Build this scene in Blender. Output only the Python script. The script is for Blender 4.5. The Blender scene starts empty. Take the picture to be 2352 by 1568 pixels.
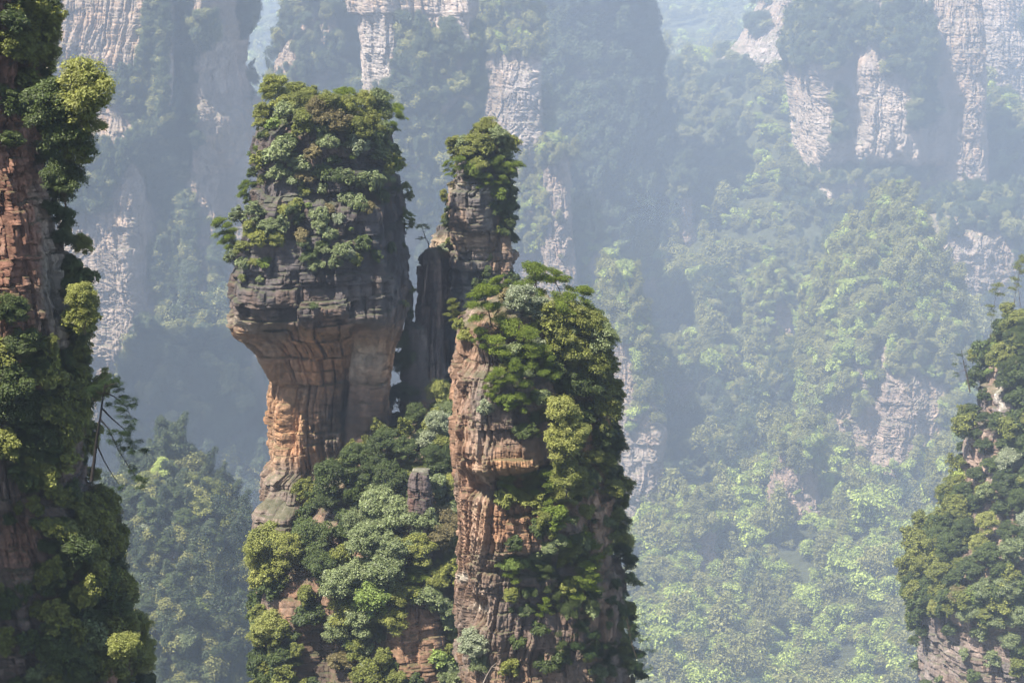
import bpy, math, random
import numpy as np
from mathutils import Vector, Matrix, Quaternion
rad = math.radians
SC = bpy.context.scene
COL = SC.collection

# ------------------------------------------------------------------ camera
LENS, PITCH = 70.0, -10.0
cam_d = bpy.data.cameras.new("camera")
cam_d.lens = LENS; cam_d.sensor_width = 36.0
cam_d.clip_start = 0.5; cam_d.clip_end = 20000
cam = bpy.data.objects.new("camera", cam_d); COL.objects.link(cam)
cam.location = (0, 0, 0); cam.rotation_euler = (rad(90 + PITCH), 0, 0)
SC.camera = cam

# ------------------------------------------------------------------ sky and sun
SUN_EL, SUN_AZ = 57.0, -127.0        # azimuth measured from +Y (the view direction), negative = towards -X
SKY_STRENGTH, SUN_STRENGTH = 0.050, 5.0
EXPOSURE = 1.46
wd = bpy.data.worlds.new("World"); SC.world = wd; wd.use_nodes = True
wn = wd.node_tree.nodes; wl = wd.node_tree.links
sky = wn.new("ShaderNodeTexSky"); sky.sky_type = 'NISHITA'; sky.sun_disc = False
sky.sun_elevation = rad(SUN_EL); sky.sun_rotation = rad(SUN_AZ)
sky.air_density = 1.0; sky.dust_density = 1.5; sky.ozone_density = 1.0
bg = wn["Background"]; wl.new(sky.outputs[0], bg.inputs[0]); bg.inputs[1].default_value = SKY_STRENGTH
sd = bpy.data.lights.new("sun", 'SUN'); sd.energy = SUN_STRENGTH; sd.angle = rad(0.5); sd.color = (1.0, 0.93, 0.82)
sun = bpy.data.objects.new("sun", sd); COL.objects.link(sun)
SUNV = Vector((math.sin(rad(SUN_AZ)) * math.cos(rad(SUN_EL)), math.cos(rad(SUN_AZ)) * math.cos(rad(SUN_EL)), math.sin(rad(SUN_EL))))
sun.rotation_euler = SUNV.to_track_quat('Z', 'Y').to_euler()
sun.location = SUNV * 300
SC.view_settings.view_transform = 'Standard'; SC.view_settings.look = 'None'
SC.view_settings.exposure = EXPOSURE; SC.view_settings.gamma = 1.0
SC.render.engine = 'CYCLES'
SC.cycles.use_denoising = True; SC.cycles.denoiser = 'OPENIMAGEDENOISE'; SC.cycles.denoising_input_passes = 'RGB'
SC.cycles.max_bounces = 6; SC.cycles.diffuse_bounces = 3; SC.cycles.glossy_bounces = 2
SC.cycles.transmission_bounces = 3; SC.cycles.volume_bounces = 3; SC.cycles.transparent_max_bounces = 4
SC.cycles.volume_max_steps = 64

HAZE_DENSITY = 0.00026
HAZE_COLOR = (0.64, 0.775, 1.0)
HAZE_ANISO = 0.0
GROUND_Z = -410.0
K = 1.6                              # how much farther the hazy background stands than first measured

# ------------------------------------------------------------------ pixel <-> place (photo measured on a 2352 x 1568 print)
TH = rad(PITCH); KX = 18.0 / LENS / 1176.0
def at(u, v, D):
    """the place seen at (u, v) of the print, D metres ahead"""
    cx = (u - 1176.0) * KX; cz = (784.0 - v) * KX
    y = math.cos(TH) - cz * math.sin(TH); z = math.sin(TH) + cz * math.cos(TH)
    s = D / y
    return Vector((cx * s, D, z * s))
def z_at(v, D): return at(1176, v, D).z
def pxm(D): return 1.0 / (KX * D)          # print pixels per metre
def proj(P):
    """N x 3 array to print pixels"""
    y = P[:, 1]; z = P[:, 2]
    f = y * math.cos(TH) + z * math.sin(TH); up = -y * math.sin(TH) + z * math.cos(TH)
    return 1176.0 + P[:, 0] / f / KX, 784.0 - up / f / KX

# ------------------------------------------------------------------ noise
def _h(ix, iy, iz, seed):
    n = (ix.astype(np.int64) * 374761393 + iy.astype(np.int64) * 668265263 + iz.astype(np.int64) * 2147483647 + int(seed) * 1274126177) & 0xFFFFFFFF
    n = ((n ^ (n >> 13)) * 1274126177) & 0xFFFFFFFF
    n = ((n ^ (n >> 16)) * 2246822519) & 0xFFFFFFFF
    n = n ^ (n >> 15)
    return n.astype(np.float64) / 4294967295.0
def vn(x, y, z, seed=0):
    """value noise in -1..1"""
    x = np.asarray(x, float); y = np.broadcast_to(np.asarray(y, float), x.shape); z = np.broadcast_to(np.asarray(z, float), x.shape)
    xi = np.floor(x); yi = np.floor(y); zi = np.floor(z)
    fx = x - xi; fy = y - yi; fz = z - zi
    fx = fx * fx * (3 - 2 * fx); fy = fy * fy * (3 - 2 * fy); fz = fz * fz * (3 - 2 * fz)
    r = 0
    for dx in (0, 1):
        wx = fx if dx else 1 - fx
        for dy in (0, 1):
            wy = fy if dy else 1 - fy
            for dz_ in (0, 1):
                wz = fz if dz_ else 1 - fz
                r = r + wx * wy * wz * _h(xi + dx, yi + dy, zi + dz_, seed)
    return r * 2 - 1
def fbm(x, y, z, oc=4, seed=0, gain=0.5):
    r = 0; a = 1.0; t = 0
    for k in range(oc):
        r = r + a * vn(x * 2 ** k + 17.3 * k, y * 2 ** k - 9.1 * k, z * 2 ** k + 3.7 * k, seed + k); t += a; a *= gain
    return r / t
def hash1(a, b, seed): return _h(np.asarray(a), np.asarray(b), np.zeros_like(np.asarray(a)), seed)
def sstep(a, b, x):
    t = np.clip((x - a) / (b - a), 0, 1); return t * t * (3 - 2 * t)

def blocks(s, z, bed, joint, seed, stagger=True):
    """jointed, bedded rock: per block value 0..1, distance to bed plane and to joint, block hash"""
    rs = np.random.RandomState(seed)
    n = int(4200 / bed)
    bs = np.cumsum(bed * rs.uniform(0.35, 1.7, n)) - 2000.0
    zz = z + 0
    k = np.clip(np.searchsorted(bs, zz), 1, n - 1)
    dbed = np.minimum(zz - bs[k - 1], bs[k] - zz)
    off = hash1(k if stagger else (k // 5), 7, seed) * 31.0
    w = joint * (0.6 + 0.9 * hash1(k if stagger else (k // 5), 3, seed))
    t = s / w + off
    t = t + 0.28 * np.sin(t * 2.1 + off * 9)
    j = np.floor(t); f = t - j
    djoint = np.minimum(f, 1 - f) * w
    val = hash1(k, j, seed + 5)
    return val, dbed, djoint, hash1(k, j, seed + 9)

# ------------------------------------------------------------------ object helpers
def tag(o, label=None, cat=None, group=None, kind=None):
    if label: o["label"] = label
    if cat: o["category"] = cat
    if group: o["group"] = group
    if kind: o["kind"] = kind
    return o
def mesh_np(name, V, F, mat=None, attrs=None, smooth=True):
    """V: N x 3, F: M x k (all the same size) or a list of such arrays"""
    me = bpy.data.meshes.new(name)
    Fs = F if isinstance(F, list) else [F]
    V = np.ascontiguousarray(V, dtype=np.float32)
    me.vertices.add(len(V)); me.vertices.foreach_set("co", V.ravel())
    loops = np.concatenate([f.ravel() for f in Fs]).astype(np.int32)
    tot = np.concatenate([np.full(len(f), f.shape[1]) for f in Fs]).astype(np.int32)
    start = np.concatenate([[0], np.cumsum(tot)[:-1]]).astype(np.int32)
    me.loops.add(len(loops)); me.loops.foreach_set("vertex_index", loops)
    me.polygons.add(len(tot)); me.polygons.foreach_set("loop_start", start)
    me.polygons.foreach_set("use_smooth", np.full(len(tot), smooth, dtype=bool))
    me.update(calc_edges=True)
    for k, a in (attrs or {}).items():
        at_ = me.attributes.new(k, 'FLOAT_COLOR', 'POINT')
        at_.data.foreach_set("color", np.ascontiguousarray(np.c_[a, np.ones(len(a))], dtype=np.float32).ravel())
    if mat: me.materials.append(mat)
    return me
def obj_from(name, me, parent=None, loc=None):
    o = bpy.data.objects.new(name, me); COL.objects.link(o)
    if parent: o.parent = parent
    if loc is not None: o.location = loc
    return o
def empty(name, loc=(0, 0, 0)):
    o = bpy.data.objects.new(name, None); COL.objects.link(o); o.location = loc; o.empty_display_size = 0.5
    return o

# ------------------------------------------------------------------ materials
def nmat(name):
    m = bpy.data.materials.new(name); m.use_nodes = True
    nt = m.node_tree; nt.nodes.clear()
    return m, nt, nt.nodes, nt.links
def rock_material(name, detail=2.0, bump=0.25, moss=(0.055, 0.07, 0.03), moss_amt=0.6):
    m, nt, N, L = nmat(name)
    out = N.new("ShaderNodeOutputMaterial"); bs = N.new("ShaderNodeBsdfPrincipled")
    bs.inputs["Roughness"].default_value = 0.88; bs.inputs["Specular IOR Level"].default_value = 0.25
    at_ = N.new("ShaderNodeAttribute"); at_.attribute_name = "col"
    geo = N.new("ShaderNodeNewGeometry")
    mp = N.new("ShaderNodeMapping"); mp.inputs["Scale"].default_value = (1, 1, 1.6); L.new(geo.outputs["Position"], mp.inputs[0])
    n1 = N.new("ShaderNodeTexNoise"); n1.inputs["Scale"].default_value = detail; n1.inputs["Detail"].default_value = 8; n1.inputs["Roughness"].default_value = 0.68
    L.new(mp.outputs[0], n1.inputs["Vector"])
    # vertical water streaks
    mp2 = N.new("ShaderNodeMapping"); mp2.inputs["Scale"].default_value = (1, 1, 0.06); L.new(geo.outputs["Position"], mp2.inputs[0])
    n2 = N.new("ShaderNodeTexNoise"); n2.inputs["Scale"].default_value = detail * 1.1; n2.inputs["Detail"].default_value = 5
    L.new(mp2.outputs[0], n2.inputs["Vector"])
    r1 = N.new("ShaderNodeMapRange"); r1.inputs[1].default_value = 0.3; r1.inputs[2].default_value = 0.7; r1.inputs[3].default_value = 0.55; r1.inputs[4].default_value = 1.4
    L.new(n1.outputs[0], r1.inputs[0])
    r2 = N.new("ShaderNodeMapRange"); r2.inputs[1].default_value = 0.35; r2.inputs[2].default_value = 0.65; r2.inputs[3].default_value = 0.78; r2.inputs[4].default_value = 1.2
    L.new(n2.outputs[0], r2.inputs[0])
    mu = N.new("ShaderNodeMath"); mu.operation = 'MULTIPLY'; L.new(r1.outputs[0], mu.inputs[0]); L.new(r2.outputs[0], mu.inputs[1])
    vm = N.new("ShaderNodeVectorMath"); vm.operation = 'SCALE'; L.new(at_.outputs["Color"], vm.inputs[0]); L.new(mu.outputs[0], vm.inputs["Scale"])
    # moss and soil where the rock lies flat
    sp = N.new("ShaderNodeSeparateXYZ"); L.new(geo.outputs["Normal"], sp.inputs[0])
    n3 = N.new("ShaderNodeTexNoise"); n3.inputs["Scale"].default_value = detail * 0.5; n3.inputs["Detail"].default_value = 6; L.new(geo.outputs["Position"], n3.inputs["Vector"])
    ad = N.new("ShaderNodeMath"); ad.operation = 'ADD'; L.new(sp.outputs[2], ad.inputs[0]); L.new(n3.outputs[0], ad.inputs[1])
    r3 = N.new("ShaderNodeMapRange"); r3.inputs[1].default_value = 1.02; r3.inputs[2].default_value = 1.35; r3.inputs[3].default_value = 0; r3.inputs[4].default_value = moss_amt
    L.new(ad.outputs[0], r3.inputs[0])
    mx = N.new("ShaderNodeMix"); mx.data_type = 'RGBA'; L.new(r3.outputs[0], mx.inputs[0]); L.new(vm.outputs[0], mx.inputs[6]); mx.inputs[7].default_value = (*moss, 1)
    L.new(mx.outputs[2], bs.inputs["Base Color"])
    bp = N.new("ShaderNodeBump"); bp.inputs["Strength"].default_value = 0.7; bp.inputs["Distance"].default_value = bump
    L.new(n1.outputs[0], bp.inputs["Height"]); L.new(bp.outputs[0], bs.inputs["Normal"])
    L.new(bs.outputs[0], out.inputs[0])
    return m
def leaf_material(name, c1, c2, trans=0.3, spec=0.35, rough=0.5):
    m, nt, N, L = nmat(name)
    out = N.new("ShaderNodeOutputMaterial"); bs = N.new("ShaderNodeBsdfPrincipled"); tr = N.new("ShaderNodeBsdfTranslucent")
    bs.inputs["Roughness"].default_value = rough; bs.inputs["Specular IOR Level"].default_value = spec
    oi = N.new("ShaderNodeObjectInfo"); geo = N.new("ShaderNodeNewGeometry")
    tc = N.new("ShaderNodeTexCoord"); nz = N.new("ShaderNodeTexNoise"); nz.inputs["Scale"].default_value = 5.0; nz.inputs["Detail"].default_value = 2
    L.new(tc.outputs["Object"], nz.inputs["Vector"])
    a = N.new("ShaderNodeMath"); a.operation = 'MULTIPLY_ADD'; L.new(oi.outputs["Random"], a.inputs[0]); a.inputs[1].default_value = 0.55; a.inputs[2].default_value = -0.05
    b = N.new("ShaderNodeMath"); b.operation = 'MULTIPLY_ADD'; L.new(nz.outputs[0], b.inputs[0]); b.inputs[1].default_value = 1.0; L.new(a.outputs[0], b.inputs[2])
    c = N.new("ShaderNodeMath"); c.operation = 'SUBTRACT'; c.use_clamp = True; L.new(b.outputs[0], c.inputs[0]); c.inputs[1].default_value = 0.25
    mx = N.new("ShaderNodeMix"); mx.data_type = 'RGBA'; L.new(c.outputs[0], mx.inputs[0]); mx.inputs[6].default_value = (*c1, 1); mx.inputs[7].default_value = (*c2, 1)
    rr = N.new("ShaderNodeMapRange"); rr.inputs[3].default_value = 0.45; rr.inputs[4].default_value = 1.7; L.new(geo.outputs["Random Per Island"], rr.inputs[0])
    vm = N.new("ShaderNodeVectorMath"); vm.operation = 'SCALE'; L.new(mx.outputs[2], vm.inputs[0]); L.new(rr.outputs[0], vm.inputs["Scale"])
    hs = N.new("ShaderNodeHueSaturation"); L.new(vm.outputs[0], hs.inputs["Color"]); hs.inputs["Saturation"].default_value = 1.1; hs.inputs["Value"].default_value = 1.1
    L.new(vm.outputs[0], bs.inputs["Base Color"]); L.new(hs.outputs[0], tr.inputs[0])
    ms = N.new("ShaderNodeMixShader"); ms.inputs[0].default_value = trans
    L.new(bs.outputs[0], ms.inputs[1]); L.new(tr.outputs[0], ms.inputs[2]); L.new(ms.outputs[0], out.inputs[0])
    return m
def plain_material(name, col, rough=0.9, vary=0.35, scale=3.0):
    m, nt, N, L = nmat(name)
    out = N.new("ShaderNodeOutputMaterial"); bs = N.new("ShaderNodeBsdfPrincipled"); bs.inputs["Roughness"].default_value = rough
    bs.inputs["Specular IOR Level"].default_value = 0.2
    geo = N.new("ShaderNodeNewGeometry"); nz = N.new("ShaderNodeTexNoise"); nz.inputs["Scale"].default_value = scale; nz.inputs["Detail"].default_value = 6
    L.new(geo.outputs["Position"], nz.inputs["Vector"])
    rr = N.new("ShaderNodeMapRange"); rr.inputs[1].default_value = 0.3; rr.inputs[2].default_value = 0.7; rr.inputs[3].default_value = 1 - vary; rr.inputs[4].default_value = 1 + vary; L.new(nz.outputs[0], rr.inputs[0])
    vm = N.new("ShaderNodeVectorMath"); vm.operation = 'SCALE'; vm.inputs[0].default_value = col; L.new(rr.outputs[0], vm.inputs["Scale"])
    L.new(vm.outputs[0], bs.inputs["Base Color"]); L.new(bs.outputs[0], out.inputs[0])
    return m
ROCK_NEAR = rock_material("sandstone", 2.2, 0.18)
ROCK_FAR = rock_material("hazy sandstone", 0.35, 1.0)
GROUND = plain_material("forest floor", (0.045, 0.05, 0.025), scale=0.2)
BARK = plain_material("bark", (0.075, 0.055, 0.042), scale=6)
BARK_DARK = plain_material("dark bark", (0.022, 0.018, 0.016), scale=6)
BARK_PALE = plain_material("pale bark", (0.22, 0.18, 0.15), scale=6)
LM = {
    'grey':  leaf_material("grey green leaves", (0.11, 0.14, 0.05), (0.22, 0.26, 0.11), spec=0.5, rough=0.45),
    'olive': leaf_material("olive leaves", (0.11, 0.13, 0.025), (0.23, 0.24, 0.055)),
    'yellow': leaf_material("yellow green young leaves", (0.18, 0.205, 0.05), (0.37, 0.37, 0.11), trans=0.45),
    'deep':  leaf_material("deep green leaves", (0.04, 0.06, 0.015), (0.085, 0.115, 0.028)),  # deep green, also planted to darken woods that lie in shade
    'pine':  leaf_material("pine needles", (0.09, 0.13, 0.02), (0.20, 0.25, 0.04), trans=0.3, spec=0.2),
    'darkpine': leaf_material("dark pine needles", (0.022, 0.042, 0.014), (0.045, 0.075, 0.02), trans=0.15, spec=0.2),
    'lime':  leaf_material("lime young leaves", (0.15, 0.21, 0.05), (0.26, 0.33, 0.09), trans=0.45),
    'rust':  leaf_material("rust tinged leaves", (0.115, 0.10, 0.038), (0.19, 0.155, 0.068)),
    'silver': leaf_material("silvery leaves", (0.16, 0.19, 0.10), (0.29, 0.32, 0.20), spec=0.6, rough=0.4),
    'far':   leaf_material("far green leaves", (0.09, 0.10, 0.03), (0.26, 0.255, 0.08), trans=0.3),
    'farshade': leaf_material("far leaves darkened for shade", (0.022, 0.04, 0.016), (0.065, 0.085, 0.03), trans=0.2),  # darkened leaves, carrying shade of the far slope and gullies in their colour
    'farlit': leaf_material("far fresh leaves", (0.18, 0.23, 0.05), (0.40, 0.46, 0.12), trans=0.35),
}
COLOR_WORD = {'grey': 'grey green', 'olive': 'olive', 'yellow': 'yellow green', 'deep': 'deep green', 'pine': 'fresh green', 'darkpine': 'dark',
              'lime': 'lime green', 'rust': 'rust tinged', 'silver': 'silvery', 'far': 'green', 'farlit': 'light green', 'farshade': 'dark'}
# ------------------------------------------------------------------ rock bodies
TAN = (0.40, 0.27, 0.17); ORANGE = (0.42, 0.22, 0.11); GREY = (0.20, 0.185, 0.175); DARK = (0.075, 0.068, 0.07); PALE = (0.46, 0.39, 0.31)
RED = (0.30, 0.13, 0.09); BROWN = (0.22, 0.13, 0.085); PINK = (0.42, 0.33, 0.27)
BODIES = {}
class Body: pass
def rock_body(name, prof, D, dz, ds, depth, n=3.6, seed=1, layers=(), low=(6.0, 1.0), fine=0.08, relief=(), base=TAN, alt=GREY, third=BROWN,
              paint=(), yoff=(), mat=None, dip=0.0, vbot=1640, toprise=0.6, flute=None, flat=True, warp=1.0, columns=None, vert=()):
    """a closed rock body from its left and right outline (print pixels) at distance D; ledges, joints and columns are cut into the mesh"""
    prof = sorted(prof)
    pv = np.array([p[0] for p in prof], float)
    zt = np.array([z_at(v, D) for v in pv])
    cf = depth * (0.5 if n >= 3 else 0.3)      # which corner of the body draws its outline
    xl = np.array([at(p[1], p[0], D).x * (D + (-cf if p[1] < 1176 else cf)) / D for p in prof]); xr = np.array([at(p[2], p[0], D).x * (D + (cf if p[2] < 1176 else -cf)) / D for p in prof])
    o = np.argsort(zt); zt = zt[o]; xl = xl[o]; xr = xr[o]
    ztop = zt[-1]; zb = z_at(vbot, D)
    zs = np.arange(ztop, zb, -dz)
    nlow = 14
    zl = np.linspace(zb, GROUND_Z - 6, nlow + 1)[1:]
    Z = np.r_[zs, zl]
    XL = np.interp(Z, zt, xl); XR = np.interp(Z, zt, xr)
    spread = np.clip((zb - Z) / (zb - GROUND_Z + 1e-6), 0, 1) * (XR - XL) * 0.25
    XL = XL - spread; XR = XR + spread
    A = np.maximum((XR - XL) / 2, 0.02); C = (XL + XR) / 2
    am = float(np.median(A[:len(zs)]))
    B = depth * (0.45 * A / am + 0.55 * np.minimum(1.0, A / am * 1.6))
    # unit cross-section, denser towards the camera
    th = np.linspace(0, 2 * np.pi, 4001)[:-1]
    ux = np.sign(np.cos(th)) * np.abs(np.cos(th)) ** (2 / n); uy = np.sign(np.sin(th)) * np.abs(np.sin(th)) ** (2 / n)
    px, py = ux * am, uy * depth
    seg = np.hypot(np.diff(np.r_[px, px[0]]), np.diff(np.r_[py, py[0]]))
    dens = np.where(uy < 0.35, 1.0, 0.16)
    cum = np.r_[0, np.cumsum(seg * dens)]; arc = np.r_[0, np.cumsum(seg)]
    nt = int(cum[-1] / ds)
    pick = np.interp(np.linspace(0, cum[-1], nt + 1)[:-1], cum, np.arange(len(cum)))
    UX = np.interp(pick, np.arange(4001), np.r_[ux, ux[0]]); UY = np.interp(pick, np.arange(4001), np.r_[uy, uy[0]]); S = np.interp(pick, np.arange(4001), arc)
    # dome rings above the first row
    nr = max(6, int(math.sqrt(len(zs)) * 0.5)); q = np.linspace(0.04, 0.96, nr)
    rs = np.sin(q * np.pi / 2) ** 0.8; rz = ztop + toprise * np.round((1 - q ** 1.5) * 4) / 4 + 0.02 * (1 - q)
    Zf = np.r_[rz, Z]; Af = np.r_[A[0] * rs, A]; Bf = np.r_[B[0] * rs, B]; Cf = np.r_[np.full(nr, C[0]), C]; sc = np.r_[rs, np.ones(len(Z))]
    yo = np.zeros(len(Zf))
    if yoff:
        yv = np.array([z_at(a, D) for a, b in yoff]); yb = np.array([b for a, b in yoff]); q_ = np.argsort(yv); yo = np.interp(Zf, yv[q_], yb[q_])
    R = len(Zf)
    X = Cf[:, None] + Af[:, None] * UX[None]; Y = D + yo[:, None] + Bf[:, None] * UY[None]; ZZ = np.repeat(Zf[:, None], nt, 1)
    SS = np.repeat(S[None], R, 0)
    tx = np.roll(X, -1, 1) - np.roll(X, 1, 1); ty = np.roll(Y, -1, 1) - np.roll(Y, 1, 1); ln = np.hypot(tx, ty) + 1e-9
    nx = ty / ln; ny = -tx / ln
    x = X.ravel(); y = Y.ravel(); z = ZZ.ravel(); s = SS.ravel(); nx = nx.ravel(); ny = ny.ravel(); scv = np.repeat(sc, nt)
    front = np.clip(-ny * 1.3, 0, 1)
    L0, A0 = low
    d = A0 * fbm(x / L0, y / L0, z / (L0 * 1.5), 4, seed)
    zw = z + dip * x + warp * 0.35 * vn(x / 5, y / 5, z / 5, seed + 3) + warp * 0.10 * vn(x / 1.3, y / 1.3, z / 1.3, seed + 4)
    sw = s + warp * 0.45 * vn(x / 3, y / 3, z / 6, seed + 6) + warp * 0.12 * vn(x / .8, y / .8, z / 1.2, seed + 7)
    V0 = np.c_[x, y, z]; u0, v0 = proj(V0)
    wv = np.zeros(len(x))
    for (uc, vc, ru, rv, a_) in vert: wv = np.maximum(wv, a_ * np.exp(-np.minimum(30, (np.abs((u0 - uc) / ru)) ** 4 + (np.abs((v0 - vc) / rv)) ** 4)))
    seen = 0.35 + 0.65 * sstep(-0.35, 0.35, fbm(x / 3.5, y / 3.5, z / 3.5, 3, seed + 71))     # joints open and close along their length
    seenb = 0.2 + 0.8 * sstep(-0.3, 0.4, fbm(x / 2.6, y / 2.6, z / 4, 3, seed + 75))
    tintv = np.zeros(len(x)); crack = np.zeros(len(x)); hues = []
    for i, (bed, joint, amp, cw, stg) in enumerate(layers):
        val, db, dj, hh = blocks(sw, zw, bed, joint, seed * 13 + i * 101, stg)
        d += amp * (val - 0.5) * 2 * (1 - 0.55 * wv)
        cb = np.exp(-(db / cw) ** 2) * 0.8 * seenb * (1 - 0.7 * wv); cj = np.exp(-(dj / cw) ** 2) * seen * (1 - 0.6 * wv)
        d -= cw * 1.6 * np.maximum(cb, cj)
        crack = np.maximum(crack, np.maximum(cb, cj) * min(1, cw / (layers[0][3]) + 0.3))
        tintv += (hh - 0.5) * (0.8 ** i); hues.append(hh)
    if columns:
        w, a_ = columns
        sl = s + 0.10 * z * vn(x / 9, y / 9, z / 14, seed + 30)
        cn = 0
        for q_, (wq, aq) in enumerate(((1.9, 1.0), (0.8, 0.6), (0.36, 0.3))):
            va, db, dj, hh = blocks(sl + .25 * w * vn(z / (w * 2.2), s / 9, q_, seed + 33), z + 1.4 * w * hash1(np.floor(s / w), 2, seed), w * 11 * wq, w * wq, seed * 7 + 900 + q_)
            cn = cn + aq * (va - 0.5) - 0.55 * aq * np.exp(-(dj / (w * .09)) ** 2) - .2 * aq * np.exp(-(db / (w * .10)) ** 2)
            tintv += 0.3 * aq * (hh - .5) * wv
        cn = cn + 0.5 * np.abs(vn(s / w, z / (w * 6), 0, seed + 31))
        d += a_ * 1.25 * cn * (0.25 + 0.9 * wv)
    d += fine * fbm(x / .9, y / .9, z / .7, 3, seed + 21) * 1.6 + fine * 1.5 * (np.abs(fbm(x / (fine * 22), y / (fine * 22), z / (fine * 22), 3, seed + 23)) - .2)
    for (uc, vc, ru, rv, amt, pw) in relief:
        wob = 0.25 * vn(u0 / 60, v0 / 60, 0, seed + 41) + 0.12 * vn(u0 / 20, v0 / 20, 0, seed + 42)
        g = np.exp(-np.minimum(40, (np.maximum(0, np.abs((u0 - uc) / ru + wob * .6)) ** pw + np.maximum(0, np.abs((v0 - vc) / rv + wob * .6)) ** pw)))
        d += amt * g * np.clip((-ny - .35) * 2.2, 0, 1)
    d *= scv
    tz = blocks((x + y * .3) , y, 1.7, 2.1, seed + 77)[0] * (1 - sstep(.93, 1.0, scv)) * min(toprise, 1.2)
    x = x + nx * d; y = y + ny * d; z = z + tz * .8
    # stone colours: weathered, varnished, freshly broken; some paint patches carry shade and sunlight
    m1 = fbm(x / 5, y / 5, z / 7, 4, seed + 51); m2 = fbm(x / 1.1, y / 1.1, z / 2.2, 3, seed + 52)
    w1 = sstep(-0.25, 0.35, m1 + 0.35 * tintv + 0.25 * m2)[:, None]
    w2 = sstep(0.0, 0.5, -m1 + 0.5 * m2 + 0.4 * tintv)[:, None]
    c = np.array(base)[None] * (1 - w1) + np.array(alt)[None] * w1
    c = c * (1 - 0.6 * w2) + np.array(third)[None] * 0.6 * w2
    nwu = 45 * fbm(x / 4 , y / 4, z / 4, 4, seed + 61); nwv = 45 * fbm(x / 4 + 40, y / 4, z / 4, 4, seed + 62)
    wp = pxm(D) / 14.0
    for (colr, uc, vc, ru, rv, pw, st) in paint:
        g = np.exp(-np.minimum(40, (np.abs((u0 + nwu - uc) / ru)) ** pw + (np.abs((v0 + nwv - vc) / rv)) ** pw)) * st
        g = np.clip(g * (1 + 0.35 * m2), 0, 1)[:, None]
        c = c * (1 - g) + np.array(colr)[None] * g
    c = c * (1 + 0.35 * tintv)[:, None]
    c = c * (1 - 0.35 * crack)[:, None]
    c = np.clip(c, 0.015, 0.75)
    V = np.c_[x, y, z]
    top = np.array([[Cf[0], D + yo[0], Zf[0] + 0.03]])
    V = np.vstack([V, top]); c = np.vstack([c, c[:1]])
    i = np.arange(R - 1)[:, None] * nt + np.arange(nt)[None]; i2 = np.arange(R - 1)[:, None] * nt + (np.arange(nt)[None] + 1) % nt
    F = np.stack([i, i + nt, i2 + nt, i2], -1).reshape(-1, 4)
    T = np.stack([np.full(nt, R * nt), np.arange(nt), (np.arange(nt) + 1) % nt], -1)
    me = mesh_np(name, V, [F, T], mat or ROCK_NEAR, {'col': c}, smooth=not flat)
    b = Body(); b.D = D; b.name = name
    b.me = me
    P = V[:-1]
    ok = (ny < 0.45) & (z > zb - 3)
    b.P = P[ok]; b.N = np.c_[nx, ny][ok]
    b.u, b.v = proj(b.P)
    # local steepness: how much the surface steps back going up (ledges)
    G = P.reshape(R, nt, 3); dd = d.reshape(R, nt) + (Af[:, None])
    st = np.zeros((R, nt)); st[1:] = dd[1:] - dd[:-1]
    b.step = st.ravel()[ok]
    b.seed = seed
    BODIES[name + str(seed)] = b
    return b
def find(b, u, v):
    """the point of a body's near side seen at (u, v)"""
    q = (b.u - u) ** 2 + (b.v - v) ** 2 + (b.P[:, 1] - b.D) * 2.0
    k = int(np.argmin(q)); return b.P[k], b.N[k]

# ------------------------------------------------------------------ leaves, trunks, crowns
def leaf_quads(P, Nrm, size, rs, thin=1.0):
    n = len(P)
    Nrm = Nrm / (np.linalg.norm(Nrm, axis=1, keepdims=True) + 1e-9)
    r = rs.normal(size=(n, 3)); t = np.cross(Nrm, r); t /= np.linalg.norm(t, axis=1, keepdims=True) + 1e-9
    b = np.cross(Nrm, t)
    sz = (size * rs.uniform(0.6, 1.5, n))[:, None]
    fold = Nrm * sz * 0.18
    v = np.stack([P - t * sz, P - b * sz * 0.55 * thin + fold, P + t * sz, P + b * sz * 0.55 * thin + fold], 1).reshape(-1, 3)
    f = np.arange(n * 4).reshape(n, 4)
    return v, f
def clump_leaves(cs, n, size, rs, upb=0.55, thin=1.0, fill=0.35, jit=0.6):
    """cs: list of (x, y, z, rx, rz)"""
    cs = np.array(cs); vol = (cs[:, 3] ** 2 * cs[:, 4]) ** 0.66
    idx = rs.choice(len(cs), n, p=vol / vol.sum())
    c = cs[idx]
    dv = rs.normal(size=(n, 3)); dv /= np.linalg.norm(dv, axis=1, keepdims=True)
    dv[:, 2] = np.where((dv[:, 2] < -0.2) & (rs.rand(n) < 0.7), -dv[:, 2], dv[:, 2])
    rr = np.where(rs.rand(n) < fill, rs.uniform(0.3, 1, n), rs.uniform(0.8, 1.12, n))
    stray = rs.rand(n) < 0.16; rr = np.where(stray, rs.uniform(1.0, 1.5, n), rr)
    P = c[:, :3] + dv * np.c_[c[:, 3], c[:, 3], c[:, 4]] * rr[:, None]
    Nn = dv * 0.5 + np.array([0, 0, upb]) + rs.normal(size=(n, 3)) * jit * 0.5
    return leaf_quads(P, Nn, size, rs, thin)
def tube(pts, rads, k=6):
    pts = np.array(pts, float); rads = np.array(rads, float); V = []; F = []
    for i, p in enumerate(pts):
        d = pts[min(i + 1, len(pts) - 1)] - pts[max(i - 1, 0)]; d /= np.linalg.norm(d) + 1e-9
        a = np.cross(d, [0.31, 0.9, 0.27]); a /= np.linalg.norm(a) + 1e-9; b = np.cross(d, a)
        for j in range(k):
            t = 2 * math.pi * j / k; V.append(p + rads[i] * (math.cos(t) * a + math.sin(t) * b))
    for i in range(len(pts) - 1):
        for j in range(k):
            F.append((i * k + j, i * k + (j + 1) % k, (i + 1) * k + (j + 1) % k, (i + 1) * k + j))
    return np.array(V), np.array(F)
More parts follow.
